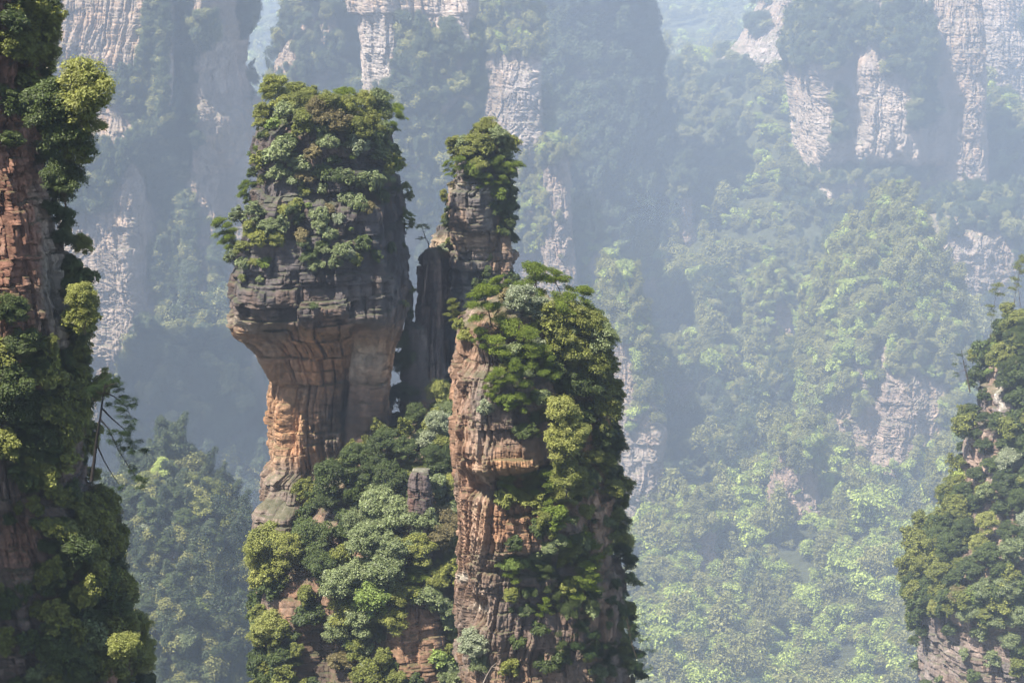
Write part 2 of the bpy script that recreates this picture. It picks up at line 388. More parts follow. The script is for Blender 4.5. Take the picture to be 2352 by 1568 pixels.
def join(parts):
    V = []; F = []; o = 0
    for v, f in parts: V.append(v); F.append(f + o); o += len(v)
    return np.vstack(V), np.vstack(F)
def limb(a, b, r0, r1, rs, sag=0.12, n=6):
    a = np.array(a, float); b = np.array(b, float); t = np.linspace(0, 1, n)[:, None]
    p = a * (1 - t) + b * t; ln = np.linalg.norm(b - a)
    p[1:-1] += rs.normal(size=(n - 2, 3)) * ln * 0.05
    p[:, 2] += np.sin(t[:, 0] * math.pi) * ln * sag
    return p, np.linspace(r0, r1, n)

def broad_tree(seed, n, size, h=0.62, rz=0.42, nclump=16, cr=(0.13, 0.22), trunk=0.022, open_=0.0, lean=0.05, pointed=0.0):
    """crown about 1 wide; returns (trunk mesh data, crown mesh data)"""
    rs = np.random.RandomState(seed)
    cs = []
    for i in range(nclump):
        a = rs.uniform(0, 2 * math.pi); e = rs.uniform(-0.45, 1.0)
        ph = math.asin(np.clip(e, -1, 1)); k = rs.uniform(0.55, 0.95)
        zz = math.sin(ph) * rz * k
        w = 0.40 * (1 - pointed * max(0, (zz / rz * 0.5 + 0.5)) ** 0.9)
        r = rs.uniform(*cr) * (1 - 0.35 * pointed * max(0, zz / rz))
        cs.append((math.cos(a) * math.cos(ph) * w * k + lean * zz, math.sin(a) * math.cos(ph) * w * k, h + zz, r, r * rs.uniform(0.6, 0.85)))
    cs.append((0, 0, h, 0.22, rz * 0.6))
    cv = clump_leaves(cs, n, size, rs)
    tr = []
    tp, rr = limb((0, 0, -0.12), (lean * 0.2, 0.0, h * 0.75), trunk, trunk * 0.55, rs, 0.0); tr.append(tube(tp, rr, 7))
    for c in cs[:min(nclump, 12)]:
        k = rs.randint(2, 5); p, r_ = limb(tp[k], (c[0], c[1], c[2] + 0.02), trunk * 0.5, trunk * 0.12, rs, 0.05); tr.append(tube(p, r_, 5))
    return join(tr), cv
def pine_tree(seed, n, size, h=0.9, npad=7, trunk=0.02, flat=0.2, spread=0.42, lean=0.15, low=0.3):
    rs = np.random.RandomState(seed)
    tp = np.array([[lean * t * math.sin(2.5 * t + seed), 0.08 * math.sin(3 * t + seed * 2), -0.12 + (h + 0.12) * t] for t in np.linspace(0, 1, 8)])
    tr = [tube(tp, np.linspace(trunk, trunk * 0.35, 8), 7)]; cs = []
    for i in range(npad):
        t = low + (1 - low) * (i + 0.5) / npad; base = np.array([np.interp(t, np.linspace(0, 1, 8), tp[:, k]) for k in range(3)])
        a = i * 2.4 + rs.uniform(-.6, .6); ln = spread * (1.1 - 0.55 * (t - low) / (1 - low)) * rs.uniform(0.6, 1.1)
        end = base + np.array([math.cos(a) * ln, math.sin(a) * ln, 0.05 + 0.06 * rs.rand()])
        p, r_ = limb(base, end, trunk * 0.45, trunk * 0.12, rs, 0.06); tr.append(tube(p, r_, 5))
        for k in range(6):
            q = base + (end - base) * rs.uniform(0.45, 1.05); w = rs.uniform(0.06, 0.14)
            cs.append((q[0] + rs.normal() * .05, q[1] + rs.normal() * .07, q[2] + 0.03 + rs.normal() * .03, w, w * flat * 1.6))
    for k in range(3): cs.append((tp[-1][0] + rs.normal() * .07, tp[-1][1] + rs.normal() * .07, tp[-1][2] + .02 * k, 0.14, 0.14 * flat * 2))
    cv = clump_leaves(cs, n, size, rs, upb=0.5, thin=0.45, fill=0.6, jit=1.1)
    return join(tr), cv
def snag(seed):
    rs = np.random.RandomState(seed); tp = np.array([[0.05 * math.sin(3 * t + seed), 0.03 * t, -0.1 + 1.1 * t] for t in np.linspace(0, 1, 7)])
    tr = [tube(tp, np.linspace(0.028, 0.008, 7), 6)]
    for i in range(7):
        b = tp[rs.randint(2, 7)]; a = rs.uniform(0, 6.3); p, r_ = limb(b, b + np.array([math.cos(a) * .22, math.sin(a) * .22, .1 + .1 * rs.rand()]), 0.009, 0.002, rs); tr.append(tube(p, r_, 4))
    return join(tr)
def mk(vf, name, mat, smooth=False): return mesh_np(name, vf[0], vf[1], mat, smooth=smooth)
PROTO = {}
def proto(key, kinds):
    PROTO[key] = [(mk(t, "trunk", BARK, True), mk(c, "crown", LM['grey'])) for t, c in kinds]
HI, MID = 8000, 3200
proto('b', [broad_tree(1, HI, .022, nclump=34, cr=(.07, .15)), broad_tree(2, HI, .022, h=.55, rz=.36, nclump=38, cr=(.06, .14)), broad_tree(3, HI, .021, h=.7, rz=.5, nclump=42, cr=(.06, .13)), broad_tree(4, HI, .022, h=.58, rz=.4, nclump=26, cr=(.08, .17), lean=.25)])
proto('m', [broad_tree(11, MID, .035, nclump=22, cr=(.08, .16)), broad_tree(12, MID, .035, h=.5, rz=.34, nclump=20, cr=(.08, .16)), broad_tree(13, MID, .034, h=.62, rz=.48, nclump=28, cr=(.07, .14)), broad_tree(14, MID, .035, h=.5, rz=.3, nclump=16, cr=(.09, .17), lean=.3)])
proto('s', [broad_tree(21, 1300, .052, h=.32, rz=.3, nclump=14, cr=(.09, .17)), broad_tree(22, 1100, .052, h=.26, rz=.22, nclump=10, cr=(.09, .18), lean=.3), broad_tree(23, 1400, .050, h=.38, rz=.38, nclump=17, cr=(.08, .15)),
            broad_tree(24, 900, .052, h=.34, rz=.3, nclump=10, cr=(.07, .13), open_=1)])
proto('p', [pine_tree(31, 8000, .023, flat=.3), pine_tree(32, 8000, .023, flat=.32, h=.75, npad=6, lean=.3), pine_tree(33, 8000, .022, flat=.3, h=1.05, npad=9, spread=.36), pine_tree(34, 7000, .023, flat=.3, h=.6, npad=5, spread=.46, low=.45, lean=.35)])
proto('t', [pine_tree(41, 1200, .021, h=1.6, npad=3, spread=.26, low=.78, trunk=.013, lean=.08), pine_tree(42, 1200, .021, h=1.4, npad=4, spread=.3, low=.7, trunk=.013, lean=.2)])
proto('l', [broad_tree(51, 700, .055, h=.5, rz=.34, nclump=11, cr=(.06, .11), trunk=.012), broad_tree(52, 600, .055, h=.42, rz=.28, nclump=10, cr=(.06, .12), trunk=.012)])
SNAGS = [mk(snag(k), "trunk", BARK_PALE, True) for k in (61, 62)]
# far crowns: one mesh each, trunk hidden inside the crown
def far_crown(seed, n, size, **k):
    rs = np.random.RandomState(seed); t, c = broad_tree(seed, n, size, **k); return c
FAR = [mk(far_crown(71, 1900, .036, h=.45, rz=.42), "crown", LM['far']), mk(far_crown(72, 1700, .036, h=.5, rz=.55, pointed=.7), "crown", LM['far']),
       mk(far_crown(73, 1700, .036, h=.4, rz=.33, nclump=11), "crown", LM['far']), mk(far_crown(74, 1900, .035, h=.6, rz=.65, pointed=.85, nclump=18), "crown", LM['far']),
       mk(far_crown(75, 1600, .037, h=.42, rz=.4, nclump=9), "crown", LM['farlit']), mk(far_crown(76, 1500, .036, h=.38, rz=.3, nclump=12, cr=(.09, .15)), "crown", LM['farlit']),
       mk(far_crown(77, 1900, .034, h=.6, rz=.65, pointed=.9, nclump=18), "crown", LM['farshade']), mk(far_crown(78, 1700, .036, h=.45, rz=.42), "crown", LM['farshade']), mk(far_crown(79, 1700, .036, h=.4, rz=.35, nclump=11), "crown", LM['farshade'])]

KINDW = {'b': ('broadleaf_tree', 'tree', 'broadleaf tree'), 'm': ('broadleaf_tree', 'tree', 'broadleaf tree'), 's': ('shrub', 'shrub', 'shrub'),
         'p': ('pine_tree', 'pine tree', 'layered pine'), 't': ('slender_pine', 'pine tree', 'slender pine'), 'l': ('sapling', 'sapling', 'sapling'), 'x': ('dead_tree', 'dead tree', 'bare dead tree')}
prng = random.Random(5)
PLACED = []
def plant(b, u, v, w, kind, colr, area, label=None, D=None, tilt=None, rot=None, sink=0.0):
    """a tree or shrub whose crown centre shows near (u, v), w print pixels wide"""
    if b is not None:
        base, nrm = find(b, u, v + (0.34 if kind in 's' else 0.45) * w)
        base = Vector(base) - Vector((nrm[0], nrm[1], 0)) * 0.12; nv = Vector((nrm[0], nrm[1], 0))
    else:
        base = at(u, v + 0.45 * w, D); nv = Vector((0, -1, 0))
    Dd = base.y; s = w / pxm(Dd)
    tl = (0.75 if kind == 's' else 0.35) if tilt is None else tilt
    zax = (Vector((0, 0, 1)) + nv * tl + Vector((prng.uniform(-.12, .12), prng.uniform(-.1, .1), 0))).normalized()
    q = zax.to_track_quat('Z', 'Y') @ Quaternion((0, 0, 1), prng.uniform(0, 6.28) if rot is None else rot)
    nm, cat, word = KINDW[kind]
    root = empty(nm, base); root.rotation_mode = 'QUATERNION'; root.rotation_quaternion = q
    sz = s * (1.15 if kind != 's' else 1.3)
    root.scale = (sz, sz, sz * prng.uniform(0.9, 1.15))
    if kind == 'x':
        obj_from("trunk", prng.choice(SNAGS), root)
    else:
        t, c = prng.choice(PROTO[kind])
        obj_from("trunk", t, root); co = obj_from("crown", c, root)
        if colr != 'grey':
            co.material_slots[0].link = 'OBJECT'; co.material_slots[0].material = LM[colr]
    PLACED.append(dict(o=root, u=u, v=v, w=w, kind=kind, c=colr, area=area, label=label, word=word, cat=cat))
    return root
# ------------------------------------------------------------------ the pillars, near to far
def place_body(b, name, label=None, cat=None, kind=None):
    o = obj_from(name, b.me)
    if kind == "structure": o["kind"] = "structure"
    else: tag(o, label, cat, None, "thing")
    b.obj = o
    return o
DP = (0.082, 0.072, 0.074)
# the top-heavy pillar, middle left
P1 = rock_body("rock_pillar", [(284, 622, 872), (296, 604, 888), (310, 598, 890), (340, 593, 893), (400, 590, 903), (440, 582, 912), (480, 576, 917), (520, 566, 918), (560, 552, 920), (600, 546, 923),
    (640, 540, 928), (680, 537, 931), (720, 541, 928), (742, 548, 922), (754, 572, 920), (776, 592, 916), (800, 602, 912), (822, 613, 908), (850, 627, 902), (878, 622, 898), (900, 616, 895), (950, 618, 890),
    (1000, 625, 886), (1038, 633, 884), (1054, 612, 884), (1060, 608, 884), (1120, 604, 884), (1160, 598, 884), (1200, 599, 880), (1240, 606, 870), (1300, 600, 860), (1400, 592, 860), (1568, 606, 860)],
    170, 0.085, 0.085, 9.0, n=4.2, seed=3, layers=[(2.4, 2.4, 0.52, 0.14, True), (0.9, 1.0, 0.26, 0.09, True), (0.34, 0.5, 0.085, 0.05, True)], low=(7, 0.7), fine=0.05,
    relief=[(720, 610, 340, 146, 1.2, 16), (730, 962, 340, 196, -1.3, 16), (700, 1000, 260, 250, -0.4, 4), (860, 1040, 110, 300, -1.7, 3), (640, 1150, 46, 95, 1.6, 6), (880, 860, 90, 90, 0.3, 2), (740, 520, 150, 90, 0.3, 3), (590, 780, 80, 40, -0.5, 2),
            (650, 1200, 60, 40, 1.0, 4), (760, 1230, 120, 60, 0.7, 3)],
    base=(0.38, 0.21, 0.115), alt=(0.29, 0.195, 0.13), third=(0.43, 0.195, 0.085),
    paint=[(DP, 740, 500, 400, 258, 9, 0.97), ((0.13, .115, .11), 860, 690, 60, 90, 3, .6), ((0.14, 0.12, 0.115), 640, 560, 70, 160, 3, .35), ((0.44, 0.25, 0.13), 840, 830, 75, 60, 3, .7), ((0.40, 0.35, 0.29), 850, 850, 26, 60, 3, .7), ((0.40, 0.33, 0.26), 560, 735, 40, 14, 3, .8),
           ((0.46, 0.30, 0.19), 680, 960, 45, 110, 3, .5), ((0.085, 0.075, 0.07), 830, 1010, 95, 110, 5, .85), ((0.15, 0.13, 0.12), 655, 1160, 60, 100, 5, .7), ((0.16, 0.13, 0.11), 760, 1210, 120, 50, 4, .6)],  # near-black patch low on the right paints the stem's shadow
    dip=-0.02, columns=(1.3, 0.55), vert=[(720, 1000, 130, 190, .45), (880, 680, 60, 120, .7), (620, 950, 50, 130, .3)])
place_body(P1, "rock_pillar", "top-heavy sandstone pillar with dark wooded head overhanging a lit orange brown stem", "rock pillar")
# the front pillar
P2 = rock_body("rock_pillar", [(722, 1078, 1322), (732, 1060, 1340), (742, 1054, 1345), (760, 1052, 1360), (800, 1046, 1382), (850, 1044, 1392), (900, 1042, 1396), (960, 1048, 1400), (1000, 1050, 1402), (1100, 1057, 1408), (1150, 1060, 1418), (1200, 1062, 1410),
    (1250, 1058, 1400), (1300, 1054, 1424), (1350, 1051, 1430), (1400, 1050, 1434), (1450, 1056, 1418), (1500, 1052, 1432), (1568, 1054, 1450)],
    125, 0.062, 0.062, 6.2, n=3.2, seed=8, layers=[(1.7, 1.5, 0.34, 0.10, True), (0.7, 0.7, 0.16, 0.05, True), (0.3, 0.3, 0.05, 0.03, True)], low=(4, 0.6), fine=0.05,
    relief=[(1178, 975, 92, 122, 1.5, 6), (1165, 1050, 74, 50, 0.5, 4), (1120, 760, 60, 50, .6, 5), (1075, 780, 26, 36, -.8, 4), (1180, 1210, 130, 90, .9, 4), (1330, 1190, 70, 130, 1.1, 4), (1260, 1100, 170, 30, -1.2, 5), (1090, 1400, 30, 36, -1.0, 6),
            (1240, 1290, 100, 26, -0.8, 4), (1370, 1420, 60, 80, .7, 4), (1100, 1250, 60, 380, 0.45, 4), (1320, 950, 90, 240, -1.4, 3)],
    base=(0.28, 0.18, 0.12), alt=(0.18, 0.14, 0.115), third=(0.31, 0.165, 0.09),
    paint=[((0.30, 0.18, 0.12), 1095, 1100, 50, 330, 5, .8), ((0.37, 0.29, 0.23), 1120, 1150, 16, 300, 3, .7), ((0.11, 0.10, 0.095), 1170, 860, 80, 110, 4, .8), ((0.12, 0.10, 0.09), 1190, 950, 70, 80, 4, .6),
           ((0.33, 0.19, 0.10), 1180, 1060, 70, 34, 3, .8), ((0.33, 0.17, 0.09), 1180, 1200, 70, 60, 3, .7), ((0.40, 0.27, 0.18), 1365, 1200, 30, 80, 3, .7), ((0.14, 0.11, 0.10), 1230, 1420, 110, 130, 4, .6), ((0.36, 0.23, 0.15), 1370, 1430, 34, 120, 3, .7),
           ((0.62, 0.56, 0.47), 1072, 1342, 9, 14, 2, .9), ((0.55, 0.47, 0.38), 1095, 1418, 22, 12, 2, .9), ((0.45, .42, .38), 1240, 715, 60, 14, 3, .8)],
    dip=-0.05, columns=(0.5, 0.42), vert=[(1095, 1180, 62, 420, 1), (1240, 1500, 200, 110, .6)])
place_body(P2, "rock_pillar", "nearest reddish brown pillar with sheer fluted left face and pines on its top", "rock pillar")
# slim pillar behind
P3 = rock_body("rock_pillar", [(322, 1078, 1145), (345, 1058, 1158), (375, 1048, 1166), (395, 1044, 1168), (425, 1044, 1168), (430, 1032, 1168), (500, 1030, 1170), (560, 1040, 1172), (600, 1041, 1174), (680, 1036, 1178), (760, 1034, 1180), (1000, 1030, 1180), (1568, 1000, 1190)],
    182, 0.085, 0.085, 5.0, n=5.0, seed=14, layers=[(2.0, 2.0, 0.32, 0.12, True), (0.75, 0.9, 0.19, 0.08, True), (0.3, 0.5, 0.08, 0.045, True)], low=(4, 0.45), fine=0.06,
    relief=[(1150, 640, 34, 200, -0.9, 5), (1085, 560, 60, 30, -.3, 3), (1095, 600, 60, 200, .4, 4)],
    base=(0.20, 0.165, 0.15), alt=(0.105, 0.096, 0.095), third=(0.33, 0.22, 0.15),
    paint=[((0.36, 0.25, 0.17), 1090, 555, 60, 26, 3, .8), ((0.38, .34, .30), 1122, 470, 8, 50, 3, .7), ((0.36, 0.24, 0.17), 1140, 620, 12, 60, 3, .7), ((0.30, .28, .26), 1080, 680, 12, 60, 3, .5), ((0.46, 0.40, 0.33), 1100, 428, 80, 7, 3, .8)])
place_body(P3, "rock_pillar", "slim dark pillar with stepped ledges and a bushy tip behind the front pillar", "rock pillar")
FIN = rock_body("rock_fin", [(590, 970, 1006), (606, 966, 1012), (700, 960, 1014), (800, 953, 1016), (900, 946, 1018), (1000, 938, 1020), (1568, 930, 1030)],
    178, 0.08, 0.075, 3.4, n=5, seed=21, layers=[(3.0, 0.9, 0.30, 0.09, True), (1.1, 0.5, 0.15, 0.06, True), (.4, .3, .06, .04, True)], low=(3, 0.35), base=(0.13, 0.105, 0.10), alt=(0.085, 0.075, 0.075), third=(0.26, 0.17, 0.125), columns=(0.8, 0.3),
    paint=[((0.22, 0.16, 0.12), 975, 700, 8, 100, 3, .6)])
place_body(FIN, "rock_fin", "thin dark vertical rock fin standing left of the slim pillar", "rock fin")
FIN2 = rock_body("rock_ledge", [(536, 1010, 1044), (548, 992, 1046), (566, 984, 1046), (584, 986, 1046), (600, 998, 1046), (1568, 1004, 1060)],
    187, 0.09, 0.09, 3.2, n=3.0, seed=23, layers=[(0.7, 1.6, 0.4, 0.08, True), (0.3, .6, 0.1, 0.04, True)], low=(3, 0.3), base=(0.16, 0.12, 0.11), alt=(0.09, 0.08, 0.08), third=(0.3, 0.22, 0.16),
    paint=[((0.42, 0.31, 0.22), 1010, 565, 60, 28, 4, .8)])
place_body(FIN2, "rock_ledge", "stepped pale ledge bridging the thin fin and the slim pillar", "rock ledge")
FLAKE = rock_body("rock_flake", [(664, 934, 946), (700, 932, 948), (738, 930, 944), (750, 928, 984), (800, 924, 992), (1568, 900, 1000)],
    176, 0.1, 0.09, 1.8, n=2.6, seed=25, layers=[(1.2, 1.0, 0.1, 0.06, True)], low=(3, 0.2), base=(0.13, 0.11, 0.10), alt=(0.09, 0.08, 0.08), third=(0.2, 0.15, 0.12))
place_body(FLAKE, "rock_flake", "small dark rock flake leaning on the right flank of the top-heavy pillar", "rock flake")
# wooded saddle between the pillars
P4 = rock_body("rock_ridge", [(1010, 930, 1040), (1060, 860, 1060), (1110, 800, 1070), (1160, 730, 1075), (1220, 690, 1080), (1280, 640, 1085), (1340, 610, 1090), (1400, 597, 1090), (1480, 600, 1090), (1568, 606, 1095)],
    156, 0.08, 0.085, 6.5, n=2.7, seed=31, layers=[(1.2, 1.8, 0.25, 0.08, True), (0.4, 0.7, 0.10, 0.04, True)], low=(5, 1.3), toprise=1.0,
    yoff=[(1000, 8), (1150, 4), (1300, 0), (1568, -3)], relief=[(960, 1480, 60, 130, 1.0, 4), (760, 1500, 90, 140, -1.5, 3)],
    base=(0.22, 0.15, 0.11), alt=(0.13, 0.10, 0.09), third=(0.30, 0.16, 0.09), paint=[((0.30, 0.17, 0.10), 960, 1480, 60, 120, 4, .8), ((0.07, 0.06, 0.05), 760, 1500, 90, 140, 4, .6)])  # near-black patch paints shade into the hollow cut at that spot
place_body(P4, "rock_ridge", "wooded rocky ridge filling the gap between the two big pillars", "rock ridge")
P5 = rock_body("rock_pinnacle", [(1082, 946, 984), (1092, 942, 986), (1140, 940, 990), (1200, 930, 994), (1300, 925, 1000), (1568, 920, 1010)],
    152, 0.075, 0.075, 1.3, n=3.2, seed=35, layers=[(0.9, 0.9, 0.12, 0.05, True), (.3, .4, .05, .03, True)], low=(2, 0.2), base=(0.17, 0.09, 0.07), alt=(0.11, 0.085, 0.08), third=(0.24, 0.13, 0.09), toprise=.1, paint=[((0.5, 0.45, 0.38), 965, 1080, 30, 6, 3, .8)])
place_body(P5, "rock_pinnacle", "small reddish pinnacle poking out of the trees between the big pillars", "rock pinnacle")
# left foreground cliff
LC = rock_body("cliff", [(-70, -520, 64), (0, -500, 86), (100, -500, 104), (200, -500, 98), (300, -500, 108), (400, -500, 128), (500, -500, 152), (600, -500, 170), (700, -500, 184), (800, -500, 188), (850, -500, 174), (950, -500, 188), (1000, -500, 204),
    (1100, -500, 206), (1200, -500, 222), (1300, -500, 256), (1400, -500, 282), (1568, -500, 320)],
    85, 0.05, 0.05, 4.5, n=3.4, seed=41, layers=[(1.6, 0.9, 0.30, 0.08, True), (0.5, 0.4, 0.15, 0.05, True), (0.18, 0.22, 0.055, 0.028, True)], low=(3.5, 0.6), vbot=1620,
    relief=[(60, 620, 60, 260, .5, 4), (20, 1260, 40, 100, -.4, 4), (185, 1130, 40, 70, .6, 4), (0, 1000, 160, 180, -.6, 3)],
    base=(0.23, 0.12, 0.085), alt=(0.16, 0.12, 0.10), third=(0.28, 0.15, 0.10), paint=[((0.30, 0.27, 0.22), 130, 640, 40, 260, 4, .75), ((0.25, 0.125, 0.085), 30, 480, 50, 130, 4, .7), ((0.26, 0.14, 0.09), 30, 1260, 50, 70, 4, .8), ((0.17, 0.15, 0.14), 185, 1130, 50, 80, 3, .8)])
place_body(LC, "cliff", kind="structure")
L0 = rock_body("cliff", [(250, -1300, -450), (800, -1300, -430), (1568, -1300, -420)], 76, 0.3, 0.3, 7.5, n=4, seed=43, layers=[(1.5, 2, .4, .3, True)], low=(6, .8), base=(0.27, 0.135, 0.09), alt=(0.20, 0.155, 0.13), third=(0.33, 0.18, 0.12))  # unseen cliff beyond the left frame edge, added to shade the left cliff
place_body(L0, "cliff", kind="structure")
# right foreground cliff
RC = rock_body("cliff", [(762, 2372, 2900), (790, 2352, 2900), (826, 2336, 2900), (836, 2292, 2900), (900, 2284, 2900), (908, 2262, 2900), (975, 2254, 2900), (985, 2232, 2900), (1000, 2226, 2900), (1060, 2214, 2900), (1120, 2210, 2900), (1180, 2184, 2900), (1250, 2132, 2900),
    (1330, 2082, 2900), (1450, 2092, 2900), (1568, 2086, 2900)],
    360, 0.2, 0.2, 22.0, n=2.3, seed=51, layers=[(3.0, 3.0, 0.7, 0.2, True), (1.0, 1.5, 0.3, 0.1, True), (.45, .7, .1, .05, True)], low=(9, 0.9), toprise=.8, fine=.12,
    yoff=[(700, 12), (1000, 6), (1300, -2), (1568, -8)], relief=[(2289, 870, 12, 110, 4.5, 6), (2240, 1060, 30, 70, 4, 5), (2320, 1000, 50, 120, -4, 4), (2190, 1240, 14, 120, -4, 4), (2250, 1330, 140, 90, 3, 3), (2170, 1500, 90, 90, 2, 3)],
    base=(0.26, 0.18, 0.14), alt=(0.17, 0.14, 0.13), third=(0.36, 0.25, 0.19), paint=[((0.55, 0.5, 0.44), 2289, 880, 9, 90, 3, .9), ((0.40, 0.29, 0.23), 2240, 1090, 24, 40, 3, .8), ((0.20, 0.17, 0.155), 2170, 1500, 80, 70, 3, .7)])  # palest strip paints sunlight onto the upright rock edge
place_body(RC, "cliff", kind="structure")
# ---- middle distance and the hazy background
BG = dict(mat=ROCK_FAR, base=(0.33, 0.255, 0.195), alt=(0.26, 0.21, 0.175), third=(0.29, 0.19, 0.13), warp=2.5)
def far_body(name, prof, D, depth, seed, res=None, bed=9, joint=8, amp=1.0, low=(40, 6), **k):
    D = D * K; depth = depth * K; bed = bed * K; joint = joint * K; amp = amp * K * 1.0; low = (low[0] * K, low[1] * K)
    r = res or D * KX * 2.297 * 1.15
    if 'yoff' in k: k['yoff'] = [(a_, b_ * K) for a_, b_ in k['yoff']]
    if 'paint' in k: k['paint'] = [(tuple(q_ * .74 for q_ in p_[0]), *p_[1:]) for p_ in k['paint']]
    if 'relief' in k: k['relief'] = [(*q_[:4], q_[4] * K * 1.2, q_[5]) for q_ in k['relief']]
    if 'columns' in k: k['columns'] = (k['columns'][0] * K, k['columns'][1] * K)
    if 'toprise' in k: k['toprise'] *= K
    kw = dict(BG); kw.update(dict(columns=(3.2 * K, 1.3 * K), vert=[(1176, 784, 9000, 9000, .62)])); kw.update(k)
    return rock_body(name, prof, D, r, r, depth, seed=seed, layers=[(bed, joint, amp, r * 1.1, True), (bed / 3.2, joint / 2.5, amp * .35, r * .8, True), (bed / 8, joint * .8, amp * .15, r * .6, True)], low=low, fine=r * .45, **kw)
M1 = far_body("hill", [(1066, 362, 396), (1088, 345, 420), (1108, 320, 445), (1148, 290, 496), (1198, 270, 530), (1248, 250, 545), (1308, 240, 562), (1398, 230, 584), (1498, 225, 596), (1616, 220, 612)], 300, 12, 61, n=2.3, low=(9, 2.2), toprise=2, yoff=[(1000, 7), (1568, -6)], bed=4, joint=5, amp=.6)
M2 = far_body("hill", [(785, 450, 530), (812, 290, 590), (870, 260, 640), (950, 230, 690), (1100, 180, 740), (1568, 120, 800)], 640, 50, 62, n=2.1, low=(40, 9), toprise=4, yoff=[(780, 50), (1568, -40)], columns=(20, 8))
B1 = far_body("cliff", [(-60, -420, 584), (0, -420, 581), (50, -420, 576), (62, -420, 568), (100, -420, 558), (160, -420, 547), (210, -420, 560), (250, -420, 596), (350, -420, 616), (500, -420, 650), (700, -420, 700), (900, -420, 720), (1100, -420, 740)],
    760, 60, 63, n=9, low=(30, 5), bed=11, joint=9, amp=1.1, vbot=1150,
    relief=[(500, 170, 62, 150, 3.5, 8), (418, 180, 20, 190, -12, 4), (385, 170, 20, 130, 2.5, 5), (370, 540, 50, 260, -9, 4), (510, 560, 100, 200, -5, 4), (260, 660, 120, 190, 2.5, 8), (440, 740, 30, 90, 5, 5), (560, 780, 60, 110, 2, 5), (500, 745, 9, 60, -8, 3), (418, 745, 9, 60, -8, 3), (180, 240, 160, 70, -4, 4), (230, 90, 120, 110, 2, 5), (395, 210, 18, 70, 6, 5)],
    paint=[((0.50, 0.40, 0.33), 270, 680, 100, 160, 4, .7), ((0.50, 0.38, 0.31), 390, 210, 18, 60, 4, .8), ((.48, .38, .32), 510, 170, 50, 100, 4, .7)])
B0_SHADE = rock_body("cliff", [(-500, -1500, -190), (-300, -1500, -170), (300, -1500, -150), (900, -1500, -110), (1568, -1500, -60)], 568 * K, 4, 4, 33 * K, n=3, seed=60, layers=[(20, 18, 5, 4, True)], low=(60, 8), mat=ROCK_FAR, vbot=1600, **{k_: BG[k_] for k_ in ('base', 'alt', 'third')})  # out-of-view massif, added to throw shade on the dark wooded slope
place_body(B0_SHADE, "cliff", kind="structure")
place_body(M1, "hill", kind="structure"); place_body(M2, "hill", kind="structure"); place_body(B1, "cliff", kind="structure")
B3 = far_body("rock_pillar", [(-70, 700, 775), (-30, 685, 800), (0, 676, 806), (60, 668, 814), (100, 645, 818), (200, 624, 832), (300, 618, 850), (500, 610, 870), (700, 600, 900)], 900, 32, 64, n=2.6, low=(20, 4), vbot=800)
place_body(B3, "rock_pillar", "hazy tree-covered pillar rising directly behind the top-heavy pillar", "rock pillar")
B4 = far_body("rock_pillar", [(-80, 800, 1088), (0, 806, 1090), (28, 814, 1092), (34, 832, 1092), (150, 836, 1086), (200, 838, 1090), (300, 840, 1094), (360, 842, 1098), (500, 840, 1100), (700, 830, 1110), (900, 800, 1120)], 830, 36, 65, n=5.5, low=(20, 3.5), bed=12, joint=11, vbot=1000,
    relief=[(870, 120, 40, 140, 4, 5), (1000, 170, 100, 90, 6, 4), (960, 330, 150, 130, 6, 3), (1060, 60, 40, 60, 4, 5)], paint=[((.52, .45, .40), 870, 130, 45, 100, 4, .8), ((.52, .42, .36), 1030, 30, 60, 30, 4, .8)])
place_body(B4, "rock_pillar", "pale grey cliff pillar with flat face and dark woods, above the slim pillar", "rock pillar")
B5 = far_body("rock_pillar", [(-60, 1110, 1200), (0, 1102, 1214), (60, 1098, 1228), (110, 1095, 1240), (200, 1098, 1244), (350, 1100, 1246), (450, 1095, 1260), (700, 1080, 1290)], 980, 32, 66, n=4.5, low=(18, 4), vbot=800, relief=[(1190, 240, 46, 120, 5, 5)], paint=[((.50, .43, .39), 1195, 260, 44, 110, 4, .8)])
place_body(B5, "rock_pillar", "pale hazy pillar with whitish rock face, right of the tall flat-faced pillar", "rock pillar")
B6 = far_body("mountain", [(-120, 1230, 1440), (-40, 1215, 1456), (0, 1208, 1466), (80, 1200, 1474), (110, 1200, 1484), (200, 1195, 1494), (260, 1190, 1503), (330, 1185, 1512), (450, 1180, 1530), (700, 1150, 1560)], 1180, 70, 67, n=2.2, low=(45, 9), vbot=700)
B8 = far_body("rock_pillar", [(-60, 1780, 1960), (0, 1745, 1960), (50, 1712, 1960), (90, 1690, 1960), (125, 1662, 1960), (140, 1640, 1960), (200, 1632, 1960), (260, 1636, 1960), (400, 1640, 1960), (600, 1600, 1980)], 1380, 50, 68, n=2.5, low=(30, 6), vbot=700, relief=[(1770, 135, 80, 50, 6, 4)], paint=[((.50, .41, .36), 1765, 140, 80, 60, 4, .8)])
place_body(B8, "rock_pillar", "faint stepped crag fading into the bright haze beside the far mountain", "rock pillar")
B9 = far_body("cliff", [(-80, 1900, 2250), (-30, 1860, 2250), (30, 1835, 2250), (85, 1816, 2250), (120, 1810, 2250), (200, 1816, 2250), (360, 1826, 2250), (400, 1828, 2250), (460, 1828, 2250), (560, 1818, 2250), (800, 1800, 2250)], 1180, 55, 69, n=9, low=(24, 5), bed=13, joint=10, vbot=850,
    relief=[(1872, 240, 64, 150, 7, 10), (2065, 230, 96, 165, 9, 10), (1965, 290, 34, 120, 2, 6), (1950, 430, 160, 40, 5, 5), (2030, 395, 150, 16, -6, 4), (2130, 250, 24, 130, -5, 4)],
    paint=[((.52, .43, .36), 1960, 300, 160, 100, 5, .6), ((.50, .42, .36), 1960, 440, 160, 34, 4, .6)])
place_body(B9, "cliff", kind="structure")
